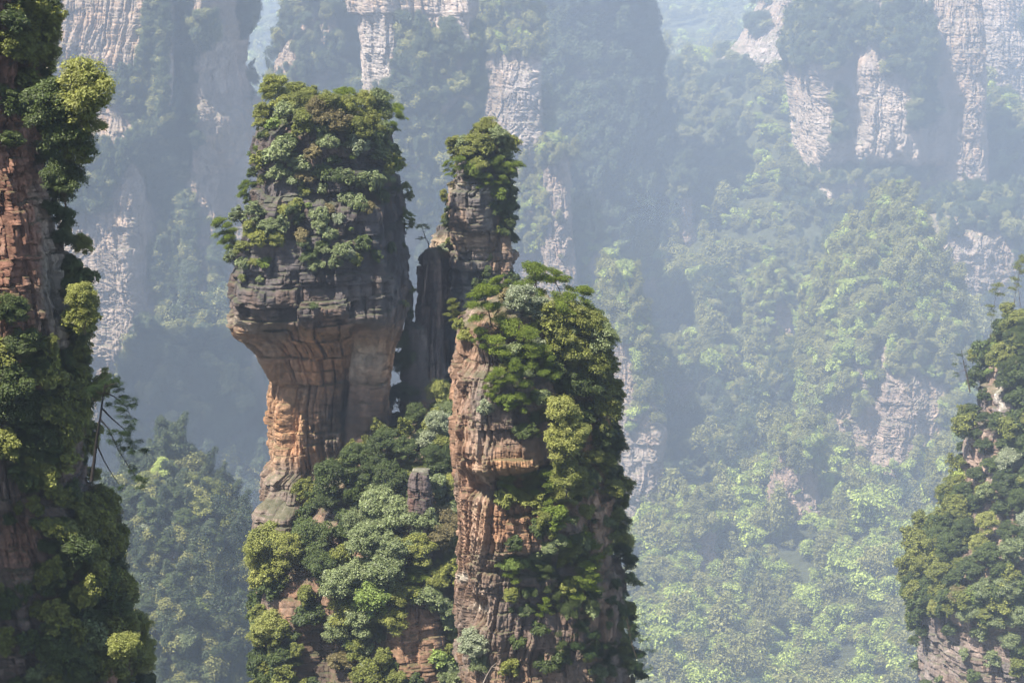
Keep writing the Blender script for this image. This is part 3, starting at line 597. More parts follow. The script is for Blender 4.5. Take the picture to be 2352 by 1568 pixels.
B10 = far_body("cliff", [(-80, 2100, 2900), (0, 2110, 2900), (200, 2130, 2900), (400, 2150, 2900), (700, 2180, 2900)], 1420, 70, 70, n=8, low=(30, 6), bed=14, joint=12, vbot=800, relief=[(2200, 130, 12, 120, -12, 4), (2250, 170, 90, 200, 5, 5)], paint=[((.52, .44, .38), 2280, 160, 90, 120, 4, .7)])
place_body(B10, "cliff", kind="structure")
B11 = far_body("cliff", [(450, 2240, 2420), (480, 2200, 2500), (520, 2130, 2600), (560, 2112, 2600), (700, 2116, 2600), (800, 2110, 2650), (1100, 2100, 2700)], 1080, 36, 71, n=6, low=(18, 3), bed=9, joint=9, vbot=1250, relief=[(2200, 610, 80, 80, 4, 5), (2240, 780, 140, 70, -8, 3)], paint=[((.46, .38, .33), 2200, 610, 80, 70, 4, .7)])
place_body(B11, "cliff", kind="structure")
B12 = far_body("rock_pillar", [(480, 2050, 2085), (520, 2030, 2112), (560, 1985, 2122), (600, 1962, 2134), (650, 1945, 2142), (700, 1932, 2152), (760, 1916, 2166), (800, 1910, 2174), (850, 1905, 2182), (950, 1905, 2192), (1100, 1900, 2186), (1250, 1892, 2170), (1568, 1870, 2170)], 900, 34, 72, n=3.2, low=(18, 5), toprise=3, vbot=1300, yoff=[(480, 25), (900, 0)],
    relief=[(2060, 950, 60, 200, 4, 3), (1960, 700, 40, 200, 4, 3), (2010, 850, 14, 200, -4, 3)], paint=[((.44, .33, .27), 2030, 960, 60, 120, 3, .7)])
place_body(B12, "rock_pillar", "broad wooded pillar with pink rock below, left of the right-hand foreground cliff", "rock pillar")
B13 = far_body("rock_pillar", [(328, 1262, 1290), (345, 1248, 1304), (400, 1246, 1308), (500, 1250, 1312), (600, 1246, 1318), (700, 1230, 1330)], 940, 9, 73, n=3, low=(10, 1.2), vbot=800, bed=7, joint=6, amp=.7, paint=[((.44, .34, .28), 1280, 480, 30, 100, 3, .6)])
place_body(B13, "rock_pillar", "slender hazy pink pinnacle standing free above the forested valley", "rock pillar")
B14 = far_body("rock_pillar", [(632, 1408, 1430), (650, 1402, 1446), (700, 1400, 1456), (800, 1404, 1472), (900, 1408, 1498), (980, 1412, 1518), (1100, 1414, 1524), (1250, 1424, 1532), (1400, 1430, 1560)], 800, 15, 74, n=4, low=(12, 2.4), vbot=1350, bed=8, joint=6, relief=[(1470, 1120, 50, 130, 2.5, 5)], paint=[((.42, .36, .33), 1460, 1130, 50, 120, 4, .7)])
place_body(B14, "rock_pillar", "tapering pillar with grey rock foot, just right of the front pillar", "rock pillar")
B15 = far_body("rock_pillar", [(996, 1812, 1850), (1010, 1800, 1868), (1060, 1790, 1874), (1130, 1764, 1882), (1200, 1754, 1892), (1300, 1746, 1904), (1420, 1730, 1920)], 790, 13, 75, n=2.8, low=(10, 2.4), vbot=1400, bed=6, joint=5, amp=.8, base=(.36, .26, .21))
place_body(B15, "rock_pillar", "short dark pillar half covered in trees low in the valley", "rock pillar")
B16 = far_body("rock_pillar", [(1030, 2190, 2240), (1060, 2170, 2260), (1200, 2150, 2300), (1400, 2120, 2340)], 760, 14, 76, n=2.6, low=(10, 2.4), vbot=1400, bed=6, joint=5)
place_body(B6, "mountain", kind="structure"); place_body(B16, "hill", kind="structure")
CRAGS = []
for i, (uc, vt, w, vb, Dd) in enumerate([(1560, 380, 90, 640, 1120), (1690, 330, 110, 620, 1220), (1350, 470, 90, 760, 1010), (1640, 640, 110, 900, 1020), (1560, 800, 120, 1080, 930), (1780, 620, 120, 900, 1000),
        (1700, 1000, 110, 1250, 850), (1330, 760, 120, 1100, 880), (1480, 560, 80, 820, 1040), (1820, 800, 110, 1060, 920), (1600, 1150, 120, 1400, 760), (2040, 1200, 110, 1420, 770), (1420, 300, 110, 520, 1130)]):
    h_ = vb - vt
    cb = far_body("hill", [(vt, uc - .1 * w, uc + .08 * w), (vt + .08 * h_, uc - .3 * w, uc + .2 * w), (vt + .3 * h_, uc - .45 * w, uc + .33 * w), (vt + .7 * h_, uc - .6 * w, uc + .42 * w), (vb, uc - .8 * w, uc + .5 * w)], Dd, w * KX * Dd * .42, 90 + i, n=2.3, low=(12, 2.6), vbot=vb + 60, bed=7, joint=6, base=(.40, .30, .24))
    place_body(cb, "hill", kind="structure"); CRAGS.append((cb, uc, vt, w, h_))
BACK = [M1, M2, B1, B3, B4, B5, B6, B8, B9, B10, B11, B12, B13, B14, B15, B16]

# ------------------------------------------------------------------ valley floor: one sheet out to the far mountains
CPX = [(1568, 650), (1400, 715), (1200, 820), (1000, 920), (784, 1030), (600, 1130), (400, 1240), (260, 1330), (200, 1400)]
CP = [(a_, b_ * K) for a_, b_ in CPX]
cy = np.array([c[1] for c in CPX], float); cz_ = np.array([z_at(c[0], c[1]) for c in CPX])
def ground_z(x, y):
    x = np.asarray(x) / K; y = np.asarray(y) / K
    base = np.interp(y, np.r_[0, 500, 640, cy, 1700, 2100, 2700, 3600, 6000], np.r_[-250, -250, -238, cz_, -95, -20, 120, 230, 240])
    # left of the middle the slope stays low and drops into a gorge
    left = sstep(40, -160, x)
    base = base * (1 - left * sstep(600, 800, y) * sstep(1700, 1300, y)) + (-225.0) * left * sstep(600, 800, y) * sstep(1700, 1300, y)
    amp = sstep(500, 760, y) * (0.35 + 0.65 * sstep(720, 900, y))
    r1 = np.abs(vn(x / 62 + y / 400, y / 230, 0.5, 301)); r2 = np.abs(vn(x / 27, y / 90, 2.5, 302))
    far = sstep(1500, 2200, y)
    base = base + amp * (22 - 66 * r1 ** 0.8 + 9 - 20 * r2) * (1 - far) + far * (90 * fbm(x / 420, y / 420, 0, 5, 303) + 120 * sstep(-200, -1400, x) * 0 + 60 * sstep(250, 900, x))
    return base * K
def sheet(x0, x1, y0, y1, nx, ny):
    gx = np.linspace(x0, x1, nx); t = np.linspace(0, 1, ny); gy = y0 + (y1 - y0) * (t ** 1.7)
    X, Y = np.meshgrid(gx, gy); Z = ground_z(X.ravel(), Y.ravel())
    i = np.arange(ny - 1)[:, None] * nx + np.arange(nx - 1)[None]
    F = np.stack([i, i + 1, i + nx + 1, i + nx], -1).reshape(-1, 4)
    return np.c_[X.ravel(), Y.ravel(), Z], F
gv, gf = sheet(-3400, 3400, -300, 9000, 560, 640)
g = obj_from("ground", mesh_np("ground", gv, gf, GROUND)); g["kind"] = "structure"
# ------------------------------------------------------------------ woods far off: one object each, crowns on points
FARCOL = []
def forest(name, P, scales, protos, tilt=None, seed=0):
    """points -> one object that carries a crown on every point"""
    me = bpy.data.meshes.new(name); n = len(P)
    me.vertices.add(n); me.vertices.foreach_set("co", np.ascontiguousarray(P, dtype=np.float32).ravel()); me.update()
    rs = np.random.RandomState(seed + 7)
    a = me.attributes.new("scl", 'FLOAT_VECTOR', 'POINT')
    sx = scales * rs.uniform(.85, 1.15, n); szz = scales * rs.uniform(.85, 1.45, n)
    a.data.foreach_set("vector", np.ascontiguousarray(np.c_[sx, sx, szz], dtype=np.float32).ravel())
    r = me.attributes.new("rot", 'FLOAT_VECTOR', 'POINT')
    zx = np.c_[rs.normal(size=n) * .08, rs.normal(size=n) * .08, np.ones(n)]
    if tilt is not None: zx[:, :2] += tilt
    zx /= np.linalg.norm(zx, axis=1, keepdims=True)
    ph = rs.uniform(0, 6.28, n); xx = np.c_[np.cos(ph), np.sin(ph), np.zeros(n)]; xx -= zx * (xx * zx).sum(1, keepdims=True); xx /= np.linalg.norm(xx, axis=1, keepdims=True)
    yy = np.cross(zx, xx)
    eul = np.c_[np.arctan2(yy[:, 2], zx[:, 2]), np.arcsin(np.clip(-xx[:, 2], -1, 1)), np.arctan2(xx[:, 1], xx[:, 0])]
    r.data.foreach_set("vector", np.ascontiguousarray(eul, dtype=np.float32).ravel())
    k = me.attributes.new("kind_id", 'INT', 'POINT'); k.data.foreach_set("value", rs.choice(len(protos), n).astype(np.int32))
    o = obj_from(name, me)
    ng = bpy.data.node_groups.new(name, 'GeometryNodeTree')
    ng.interface.new_socket("Geometry", in_out='INPUT', socket_type='NodeSocketGeometry'); ng.interface.new_socket("Geometry", in_out='OUTPUT', socket_type='NodeSocketGeometry')
    N = ng.nodes; L = ng.links
    gi = N.new("NodeGroupInput"); go = N.new("NodeGroupOutput"); jn = N.new("GeometryNodeJoinGeometry")
    def attr(nm, ty):
        q = N.new("GeometryNodeInputNamedAttribute"); q.data_type = ty; q.inputs[0].default_value = nm
        return [s for s in q.outputs if s.enabled and s.name == "Attribute"][0]
    for i, pr in enumerate(protos):
        ip = N.new("GeometryNodeInstanceOnPoints"); L.new(gi.outputs[0], ip.inputs["Points"])
        oi = N.new("GeometryNodeObjectInfo"); oi.inputs["Object"].default_value = pr; oi.inputs["As Instance"].default_value = True
        L.new(oi.outputs["Geometry"], ip.inputs["Instance"])
        cmp_ = N.new("FunctionNodeCompare"); cmp_.data_type = 'INT'; cmp_.operation = 'EQUAL'
        A = [s for s in cmp_.inputs if s.enabled and s.name == 'A'][0]; B = [s for s in cmp_.inputs if s.enabled and s.name == 'B'][0]
        L.new(attr("kind_id", 'INT'), A); B.default_value = i
        L.new(cmp_.outputs[0], ip.inputs["Selection"])
        L.new(attr("rot", 'FLOAT_VECTOR'), ip.inputs["Rotation"]); L.new(attr("scl", 'FLOAT_VECTOR'), ip.inputs["Scale"])
        L.new(ip.outputs[0], jn.inputs[0])
    L.new(jn.outputs[0], go.inputs[0])
    md = o.modifiers.new("crowns", 'NODES'); md.node_group = ng
    tag(o, kind="stuff")
    return o
# the six individual trees whose crowns the woods repeat stand in the valley
FARTREES = []
for i, me in enumerate(FAR):
    u, v = [(1560, 690), (1630, 380), (1850, 470), (1600, 350), (1990, 1290), (1620, 820), (1730, 1390), (1540, 1300), (1900, 1150)][i]
    y = float(np.interp(v, [c[0] for c in CP][::-1], [c[1] for c in CP][::-1])); p = at(u, v, y); zz = float(ground_z(np.array([p.x]), np.array([y]))[0])
    FARTREES.append((me, Vector((p.x, y, zz))))
FT = []
for i, (me, loc) in enumerate(FARTREES):
    r = empty("broadleaf_tree", loc); r.scale = (25, 25, 25)
    c = obj_from("crown", me, r); FT.append(c)
    tag(r, ["tall rounded tree standing on the hazy valley slope", "tall pointed pale tree below the far mountain gap", "low spreading tree at the left foot of the hazy right massif", "tall spire-shaped fresh green tree on the hazy upper slope",
            "bright fresh green layered tree near the foot of the right cliff", "broad light green tree in the middle of the wooded valley",
            "dark pointed conifer low on the valley floor", "dark rounded tree at the foot of the tapering pillar", "dark spreading tree under the broad wooded pillar"][i], "tree", "trees on the valley slope")
ALLF = FT[:6]; LITF = FT[:6] + FT[4:6]; DARKF = [FT[0], FT[6], FT[7], FT[8]]
prs = np.random.RandomState(11)
# valley slope
def valley_points(n, x0, x1, y0, y1):
    x = prs.uniform(x0, x1, n); y = prs.uniform(y0, y1, n); z = ground_z(x, y); return np.c_[x, y, z]
P = np.vstack([valley_points(10500, -260 * K, 620 * K, 600 * K, 1000 * K), valley_points(9500, -280 * K, 700 * K, 1000 * K, 1450 * K)])
uu, vv = proj(P); keep = (uu > -100) & (uu < 2500) & (vv < 1700)
P = P[keep]; nz_ = 0.5 + 0.5 * vn(P[:, 0] / 50, P[:, 1] / 50, 0, 88)
sc = K * (5.5 + 10 * prs.uniform(0, 1, len(P)) ** 1.8) * (0.75 + 0.5 * nz_)
nearv = P[:, 1] < 860 * K; drk = vn(P[:, 0] / 55, P[:, 1] / 120, 3, 89) > .35
forest("forest", P[nearv & ~drk] - np.array([0, 0, .5]), sc[nearv & ~drk], LITF, seed=1)
forest("forest", P[~nearv & ~drk] - np.array([0, 0, .5]), sc[~nearv & ~drk], ALLF, seed=3)
forest("forest", P[drk] - np.array([0, 0, .5]), sc[drk], DARKF + ALLF[:2], seed=4)
# the far bright mountainside
P = valley_points(11000, -900 * K, 1100 * K, 1500 * K, 3200 * K); uu, vv = proj(P); keep = (uu > -50) & (uu < 2400) & (vv < 400) & (vv > -60); P = P[keep]
forest("forest", P, prs.uniform(20, 38, len(P)), ALLF, seed=2)
# trees hugging the far cliffs: where it is not bare rock
def hug(b, n, size, bare=(), only=None, thresh=-0.05, nscale=26, seed=0, protos=None, vmax=1700, strength=1.0, up=0.15, name="forest", umin=-160):
    rs = np.random.RandomState(seed + 100)
    ok = np.ones(len(b.P), bool)
    ok &= (b.v < vmax) & (b.v > -160) & (b.u > umin) & (b.u < 2520)
    if name == 'forest': nscale = nscale * K
    nzv = fbm(b.P[:, 0] / nscale, b.P[:, 1] / nscale, b.P[:, 2] / nscale, 4, seed + 5)
    score = nzv * strength - thresh
    for (uc, vc, ru, rv, w) in bare:       # w > 0 keeps the rock bare, w < 0 grows it over
        wob = nzv * .8
        g = np.exp(-np.minimum(30, (np.abs((b.u - uc) / ru) ** 4 + np.abs((b.v - vc) / rv) ** 4)))
        score = score - w * g
    score = score + np.clip(-b.step * up, -.1, .5)
    ok &= score > 0
    idx = np.nonzero(ok)[0]
    if len(idx) == 0: return
    idx = rs.choice(idx, min(n, len(idx)), replace=False)
    Pp = b.P[idx]; Nn = b.N[idx]
    if name == 'forest': size = size * K
    s = rs.uniform(size * .45, size * 1.35, len(idx))
    Pp = Pp.copy(); Pp[:, 2] -= 0.15 * s
    return forest(name, Pp, s, protos or DARKF, tilt=Nn * 0.6, seed=seed)
hug(M1, 1700, 3.2, thresh=-.8, nscale=10, seed=61, bare=[(560, 1410, 24, 40, 1.2), (470, 1230, 30, 50, .8)])
hug(M2, 3000, 8, thresh=-.9, seed=62, protos=FT[6:9] + FT[:2])  # darkened crowns stand in for part of the slope's shade
hug(B1, 4000, 5.2, thresh=.6, seed=63, bare=[(385, 460, 60, 330, -.9), (505, 590, 130, 110, -.6), (180, 210, 180, 50, -.6), (200, 420, 110, 90, -.5), (418, 150, 18, 160, -.9), (355, 100, 26, 150, -.5), (470, 90, 22, 60, -.8), (560, 130, 20, 180, -.6), (270, 660, 110, 150, 1), (395, 200, 18, 90, 1), (510, 200, 44, 110, .8), (230, 80, 110, 90, .5), (440, 750, 40, 70, .8), (560, 790, 50, 100, .8), (340, 850, 260, 40, 1.2), (500, 690, 10, 120, -.8)])
hug(B3, 1100, 6.5, thresh=-.1, seed=64)
hug(B4, 1500, 6.5, thresh=.5, seed=65, bare=[(980, 130, 120, 75, -1), (960, 320, 150, 140, -1.1), (870, 110, 40, 90, 1), (1010, 25, 80, 34, .9), (950, 600, 150, 150, -.3), (1090, 320, 8, 50, 2)])
hug(B5, 1100, 7, thresh=.1, seed=66, bare=[(1195, 260, 42, 105, 1.3), (1150, 60, 90, 60, -1)], protos=ALLF)
hug(B6, 2600, 13, thresh=-.9, seed=67, nscale=50, protos=FT[6:9])
hug(B8, 1000, 9, thresh=.1, seed=68, bare=[(1765, 140, 70, 34, .9), (1700, 260, 90, 80, -.9)])
hug(B9, 2300, 7, thresh=.55, seed=69, bare=[(1960, 60, 190, 60, -1), (1870, 120, 60, 40, -1), (2080, 130, 60, 60, -1), (1925, 230, 20, 110, -.8), (2120, 230, 44, 130, -1), (1960, 412, 160, 18, -1.3), (1990, 500, 200, 50, -1.2), (1870, 300, 50, 60, 1), (2040, 290, 50, 100, 1), (1970, 230, 40, 70, .8), (2130, 340, 50, 40, .9), (1980, 445, 150, 20, .8)])
hug(B10, 1300, 9, thresh=.4, seed=70, bare=[(2200, 130, 14, 120, -1), (2180, 330, 120, 60, -.9), (2150, 40, 60, 50, -.9), (2290, 170, 70, 110, .9)])
hug(B11, 1300, 8, thresh=.1, seed=71, bare=[(2200, 615, 80, 60, 1.3), (2250, 790, 160, 70, -1.2), (2250, 480, 120, 50, -.8)])
hug(B12, 2000, 8, thresh=-.1, seed=72, bare=[(2030, 970, 50, 90, .9), (2120, 940, 34, 70, .8), (1930, 960, 14, 60, .6), (1990, 640, 120, 130, -1)], protos=ALLF)
hug(B13, 150, 6, thresh=.3, seed=73, bare=[(1275, 350, 40, 30, -1.3), (1250, 450, 14, 120, -.5)], protos=ALLF)
hug(B14, 520, 6.5, thresh=.2, seed=74, bare=[(1430, 700, 50, 80, -.9), (1480, 850, 30, 150, -.8), (1460, 1140, 50, 110, 1.2)], protos=ALLF)
hug(B15, 260, 6.5, thresh=.25, seed=75, bare=[(1830, 1010, 50, 20, -1.2)], protos=ALLF)
hug(B16, 500, 8, thresh=-.5, seed=76, protos=ALLF)
for i, (cb, uc, vt, w, h_) in enumerate(CRAGS):
    hug(cb, 420, 6, thresh=-.1, seed=200 + i, nscale=12, protos=ALLF if i % 3 else DARKF, bare=[(uc + .25 * w, vt + .55 * h_, .3 * w, .25 * h_, .6), (uc - .2 * w, vt + .1 * h_, .5 * w, .2 * h_, -.8)])
# ------------------------------------------------------------------ trees and shrubs on the near rocks
def rows(b, area, txt, D=None):
    for ln in txt.strip().split(";"):
        ln = ln.strip()
        if not ln: continue
        lab = None
        if "|" in ln: ln, lab = ln.split("|", 1); lab = lab.strip()
        u, v, w, k, c = ln.split()[:5]
        plant(b, float(u), float(v), float(w), k, c, area, lab, D=D)
rows(P1, "head", """
650 232 76 b yellow | domed yellow green tree on the top left corner of the top-heavy pillar; 690 222 76 b yellow; 615 262 56 b olive; 665 268 60 m grey; 636 290 44 l lime | lime green sapling under the crown wood at the pillar's top left corner;
725 240 70 b olive; 770 232 66 p pine | flat-topped pine in the middle of the crown of the top-heavy pillar; 742 278 70 b rust | rusty brown tree in the middle of the top-heavy pillar's crown wood; 800 262 70 b olive; 785 300 60 m rust; 832 238 54 b yellow; 852 262 70 b grey; 880 250 66 p pine; 872 298 55 m grey; 820 305 60 b olive; 700 300 60 m olive; 885 290 44 p pine;
655 250 55 m olive; 845 285 50 m olive; 760 262 60 b olive; 690 255 60 b olive;
640 350 60 s grey; 660 370 64 m grey; 590 350 46 p pine | small pine leaning out left from the dark flank below the crown; 610 375 46 s olive; 690 380 51 s grey; 720 350 51 s rust; 745 320 36 s grey; 762 330 42 s grey; 800 350 60 p pine; 815 335 51 s silver; 850 350 46 s grey; 870 330 40 s grey; 880 370 46 s olive; 902 395 38 m pine; 915 375 33 s olive; 895 345 36 s grey;
640 400 48 s grey; 610 415 32 s olive; 680 412 40 s grey; 705 395 48 s rust; 740 395 48 s deep; 700 440 32 s olive; 780 400 40 s deep; 800 420 44 m grey; 835 430 56 m grey; 860 418 44 s grey; 745 437 32 s grey | round lone shrub on the bare grey band of the top-heavy pillar; 820 460 43 s grey; 870 450 35 s deep; 790 455 28 s grey; 845 475 35 s rust; 900 430 28 s deep;
572 436 50 p pine | little pine jutting left level with the bare grey band; 556 462 40 p pine; 590 400 32 s deep;
708 470 20 l lime | tiny lime green sapling alone on the bare grey rock; 808 526 16 l lime; 757 480 24 s rust; 742 500 41 s grey; 720 490 24 s grey; 780 500 28 s silver; 690 500 40 s deep; 650 480 28 s yellow; 680 470 32 s olive;
590 500 48 m grey; 560 505 48 m grey; 620 520 48 m grey; 648 530 44 m grey; 580 540 48 m olive; 545 545 70 p pine | spreading pine overhanging the left edge of the top-heavy pillar's widest part; 525 570 60 p pine; 560 570 44 m olive; 600 555 48 m olive; 640 560 40 m olive; 540 600 40 m grey; 560 610 32 s grey; 585 600 24 s olive; 610 600 32 s pine;
690 540 35 s rust; 735 525 40 m grey; 760 540 35 s grey; 745 565 32 s grey; 700 560 32 s deep; 780 575 48 m grey; 800 585 35 s silver; 770 600 35 s grey; 735 600 32 s grey; 715 580 32 s deep; 830 560 40 s deep; 860 590 35 s deep; 890 570 32 s deep; 720 610 28 s grey; 820 600 32 s olive;
930 510 36 p pine | small pine leaning right out of the top-heavy pillar's right edge; 945 525 30 p olive; 926 560 19 s deep;
560 640 24 s olive; 600 640 20 s grey; 720 700 20 s deep; 620 1205 17 s lime; 930 700 20 s yellow;
770 365 40 s deep; 740 290 55 m deep; 850 315 46 s deep; 670 330 40 s deep; 885 405 32 s grey; 700 590 24 s deep
""")
plant(P1, 748, 205, 34, 'x', 'grey', "head", "bare dead trunk sticking up from the crown wood of the top-heavy pillar", tilt=0)
rows(P3, "slim", """
1120 310 56 b olive | rounded dark green tree forming the top of the slim pillar; 1090 335 50 m olive; 1140 335 52 b grey; 1075 350 40 m olive; 1110 350 54 m olive; 1155 360 44 m grey; 1050 360 36 l yellow | thin yellow green sapling leaning left from the slim pillar's tip;
1060 385 54 p pine; 1050 350 50 m olive; 1160 385 54 p pine; 1075 330 50 m grey; 1160 345 50 m olive;  1045 400 40 p pine; 1085 395 40 s pine; 1130 390 56 p pine; 1150 405 50 p pine; 1075 408 30 p darkpine | little dark conical tree on the upper ledge of the slim pillar; 1120 420 44 p pine; 1165 400 36 s grey; 1140 440 44 s pine; 1155 430 40 s deep;
1160 470 44 m deep; 1150 500 44 m deep; 1172 480 34 s deep; 1165 515 40 s deep; 1176 545 30 s deep; 1150 530 36 s deep; 1140 480 40 s deep; 1170 440 34 s deep;
1110 620 34 s deep; 1125 590 22 s olive; 1120 650 44 s deep; 1165 640 40 s deep; 1095 330 34 s yellow; 1100 372 40 s olive; 1040 425 24 s rust; 1160 665 40 s deep; 1095 650 26 s deep;
1030 520 34 p olive | small open pine on the ledge at the slim pillar's left foot
""")
plant(P3, 1062, 325, 30, 'x', 'grey', "slim", "thin bare snag at the very tip of the slim pillar", tilt=0)
rows(FIN2, "fin", "1012 575 30 s silver; 1028 560 26 s olive; 1000 590 22 s rust; 1040 590 22 s grey")
rows(FLAKE, "fin", "942 668 20 s olive; 936 720 30 s deep; 930 780 50 s deep; 925 850 60 m deep; 915 920 60 m deep; 940 820 40 s deep; 940 900 50 s deep; 905 970 60 m deep; 935 980 60 m deep; 900 1040 60 m deep")
rows(P2, "front", """
1240 660 100 p pine | broad flat-topped pine crowning the highest point of the nearest pillar; 1290 650 80 p pine | pine at the right end of the nearest pillar's top; 1150 662 56 p pine; 1130 705 90 p pine | bright green pine with cushion crown at the front left of the nearest pillar's top;
1200 700 80 b silver | pale silvery-leaved tree between the pines on the nearest pillar's top; 1235 720 70 b silver; 1270 700 80 p pine; 1320 690 70 p pine; 1180 690 60 m rust; 1310 730 90 b olive; 1260 750 80 m olive; 1170 780 110 p pine | low spreading pine with a wide flat crown hanging over the nearest pillar's front face; 1120 790 60 p pine; 1075 775 44 m yellow | small yellow green bush on the top left corner of the nearest pillar; 1040 728 44 p olive | crooked little pine leaning left off the nearest pillar's top left corner; 1060 750 30 s yellow;
1220 810 80 p pine; 1180 830 60 m grey; 1290 790 90 b olive; 1340 760 80 b olive; 1370 800 80 b grey; 1250 850 80 p pine; 1310 840 90 b olive; 1360 850 80 b olive; 1385 780 50 m olive; 1345 900 80 b deep; 1390 890 70 b olive; 1230 790 60 m silver; 1150 880 60 p pine; 1190 880 66 p pine; 1130 910 50 p pine; 1160 935 46 m pine; 1120 940 40 s silver; 1200 935 60 p pine; 1230 920 40 p pine;
1300 900 80 b deep; 1270 870 60 m deep; 1330 950 80 b deep; 1380 950 80 b olive; 1400 930 50 m deep; 1310 990 70 m deep; 1400 990 60 m deep; 1365 1010 70 b deep; 1395 1050 66 b deep; 1370 1080 70 b olive; 1410 1090 44 m deep;
 1335 1060 50 b yellow; 1300 1100 76 b olive; 1330 1120 60 b olive; 1270 1080 60 m olive; 1350 1120 60 m deep;
1200 985 40 s deep; 1222 1000 40 m deep; 1225 960 34 s deep;
1135 1110 60 p pine; 1175 1115 60 p pine; 1220 1120 60 p olive; 1260 1130 70 p pine; 1160 1140 50 s olive; 1200 1150 50 m olive; 1240 1160 60 m olive; 1290 1150 66 b olive; 1400 1130 60 b olive; 1430 1150 70 b olive | spreading bush tree leaning out over the nearest pillar's right edge; 1440 1190 40 m yellow; 1420 1220 70 b deep; 1450 1230 60 b yellow | yellow green tree hanging from the right flank of the nearest pillar; 1420 1270 60 m deep; 1435 1300 44 m deep;
1280 1200 66 m pine; 1300 1240 60 p pine; 1330 1230 50 p pine; 1270 1260 60 m deep; 1190 1285 76 p lime | bright green flat-crowned pine growing from the ledge low on the nearest pillar; 1180 1320 50 p pine; 1230 1300 40 s deep; 1300 1290 80 p pine; 1350 1300 76 p pine; 1340 1350 80 p pine; 1290 1340 70 p deep; 1250 1340 60 p deep; 1370 1340 50 p pine; 1300 1390 70 p deep; 1250 1400 44 p pine; 1350 1400 50 p deep; 1210 1400 40 s deep; 1240 1440 44 s deep; 1190 1470 40 s deep;
1340 1480 80 p darkpine; 1300 1460 60 p deep; 1370 1500 70 p darkpine; 1290 1520 60 m deep; 1250 1520 44 s deep; 1440 1430 50 p darkpine; 1460 1470 60 p darkpine | dark pine hanging out to the right at the nearest pillar's lower edge; 1470 1520 66 p darkpine; 1430 1500 50 m deep; 1450 1550 60 m deep; 1400 1380 30 s deep; 1410 1340 30 s deep;
1100 1490 76 b silver | pale grey green bush tree at the left foot of the nearest pillar; 1110 1530 60 b grey; 1090 1460 44 m silver; 1170 1545 50 m olive; 1180 1250 40 s deep; 1240 1210 50 s deep
""")
rows(P4, "saddle", """
1005 905 66 b yellow | yellow green domed tree behind the nearest pillar's left edge; 1020 950 60 b grey; 1000 1000 70 b silver; 1030 990 50 m pine; 1020 1040 60 b deep; 975 1010 60 m silver; 930 1050 76 b deep; 880 1050 80 b deep; 990 1060 70 b deep; 1045 1090 54 b yellow; 1030 1120 60 b yellow; 1040 1060 40 b yellow;
830 1080 80 b deep; 780 1110 90 b deep; 760 1150 70 b deep; 900 1110 80 b deep; 930 1120 50 m grey; 1000 1130 60 m grey; 860 1160 100 b grey | big grey green tree in the middle of the wooded saddle; 820 1205 64 b grey; 905 1190 100 b grey; 960 1225 90 b grey; 985 1175 44 m rust; 935 1235 50 m silver; 1010 1200 80 b rust; 1040 1180 60 m grey;  730 1240 90 b deep;
640 1270 110 b yellow | large yellow green tree at the left end of the wooded ridge; 600 1285 90 b yellow; 620 1310 90 b yellow; 680 1290 80 b olive; 580 1270 50 m yellow; 590 1340 50 m yellow; 640 1340 70 m olive;  740 1310 90 b deep;  840 1270 90 b grey; 900 1270 100 b grey; 960 1280 90 b olive; 1010 1260 80 b rust; 1040 1250 60 b yellow | lit yellow green tree against the nearest pillar's sunlit left wall; 1035 1290 60 b yellow;
830 1330 100 b grey; 780 1350 90 b grey; 890 1340 100 b grey; 960 1330 80 p pine; 1000 1330 70 b olive; 1040 1340 50 m yellow;  800 1410 100 b olive; 860 1400 110 b lime | fresh light green tree above the bare rock in the middle bottom; 920 1370 80 b olive; 900 1430 80 b olive; 980 1370 70 m grey; 840 1450 90 b grey; 780 1460 80 b grey;    
625 1440 80 b yellow | yellow green tree on the pillar edge near the bottom left of the ridge; 610 1470 60 b yellow; 650 1460 60 m olive; 600 1490 30 s yellow; 660 1500 60 m deep; 640 1530 60 m deep; 620 1560 40 s grey;   780 1520 60 m rust; 830 1510 60 m grey; 850 1540 50 m silver;  
1010 1400 60 m grey; 1025 1430 60 m grey;  1005 1500 60 l lime | lime green leafy sapling right of the bare rock at the bottom; 1025 1520 60 l lime; 1020 1560 60 m grey; 1040 1480 50 m olive; 1045 1545 50 s grey; 950 1560 40 s deep; 850 1120 60 m deep; 960 1150 50 m deep;  860 1100 70 b deep; 870 1220 80 b grey; 900 1010 60 b deep; 960 960 50 b deep
""")
rows(M1, "mound", """
380 1086 59 b farlit | pointed light green tree at the top of the hazy mound; 345 1116 59 b olive; 430 1116 51 b yellow; 470 1126 59 b olive; 400 1146 68 b deep; 450 1166 59 b yellow; 320 1156 59 b deep; 500 1166 42 p olive; 360 1186 68 b deep; 420 1206 59 b deep; 510 1216 51 b olive; 330 1226 59 b silver; 480 1236 59 b deep; 380 1246 59 b deep; 540 1266 51 b olive; 440 1276 59 b deep; 340 1296 51 b silver; 500 1296 51 b deep; 560 1316 42 b olive; 400 1336 59 b deep; 530 1366 51 b deep; 350 1386 59 b deep; 450 1396 59 b farlit; 500 1410 51 b deep; 380 1430 59 b grey; 560 1430 42 b grey; 430 1480 59 b grey; 510 1510 51 b grey; 360 1530 51 b grey; 580 1550 42 b farlit; 320 1336 51 b grey; 470 1550 51 b grey
""")
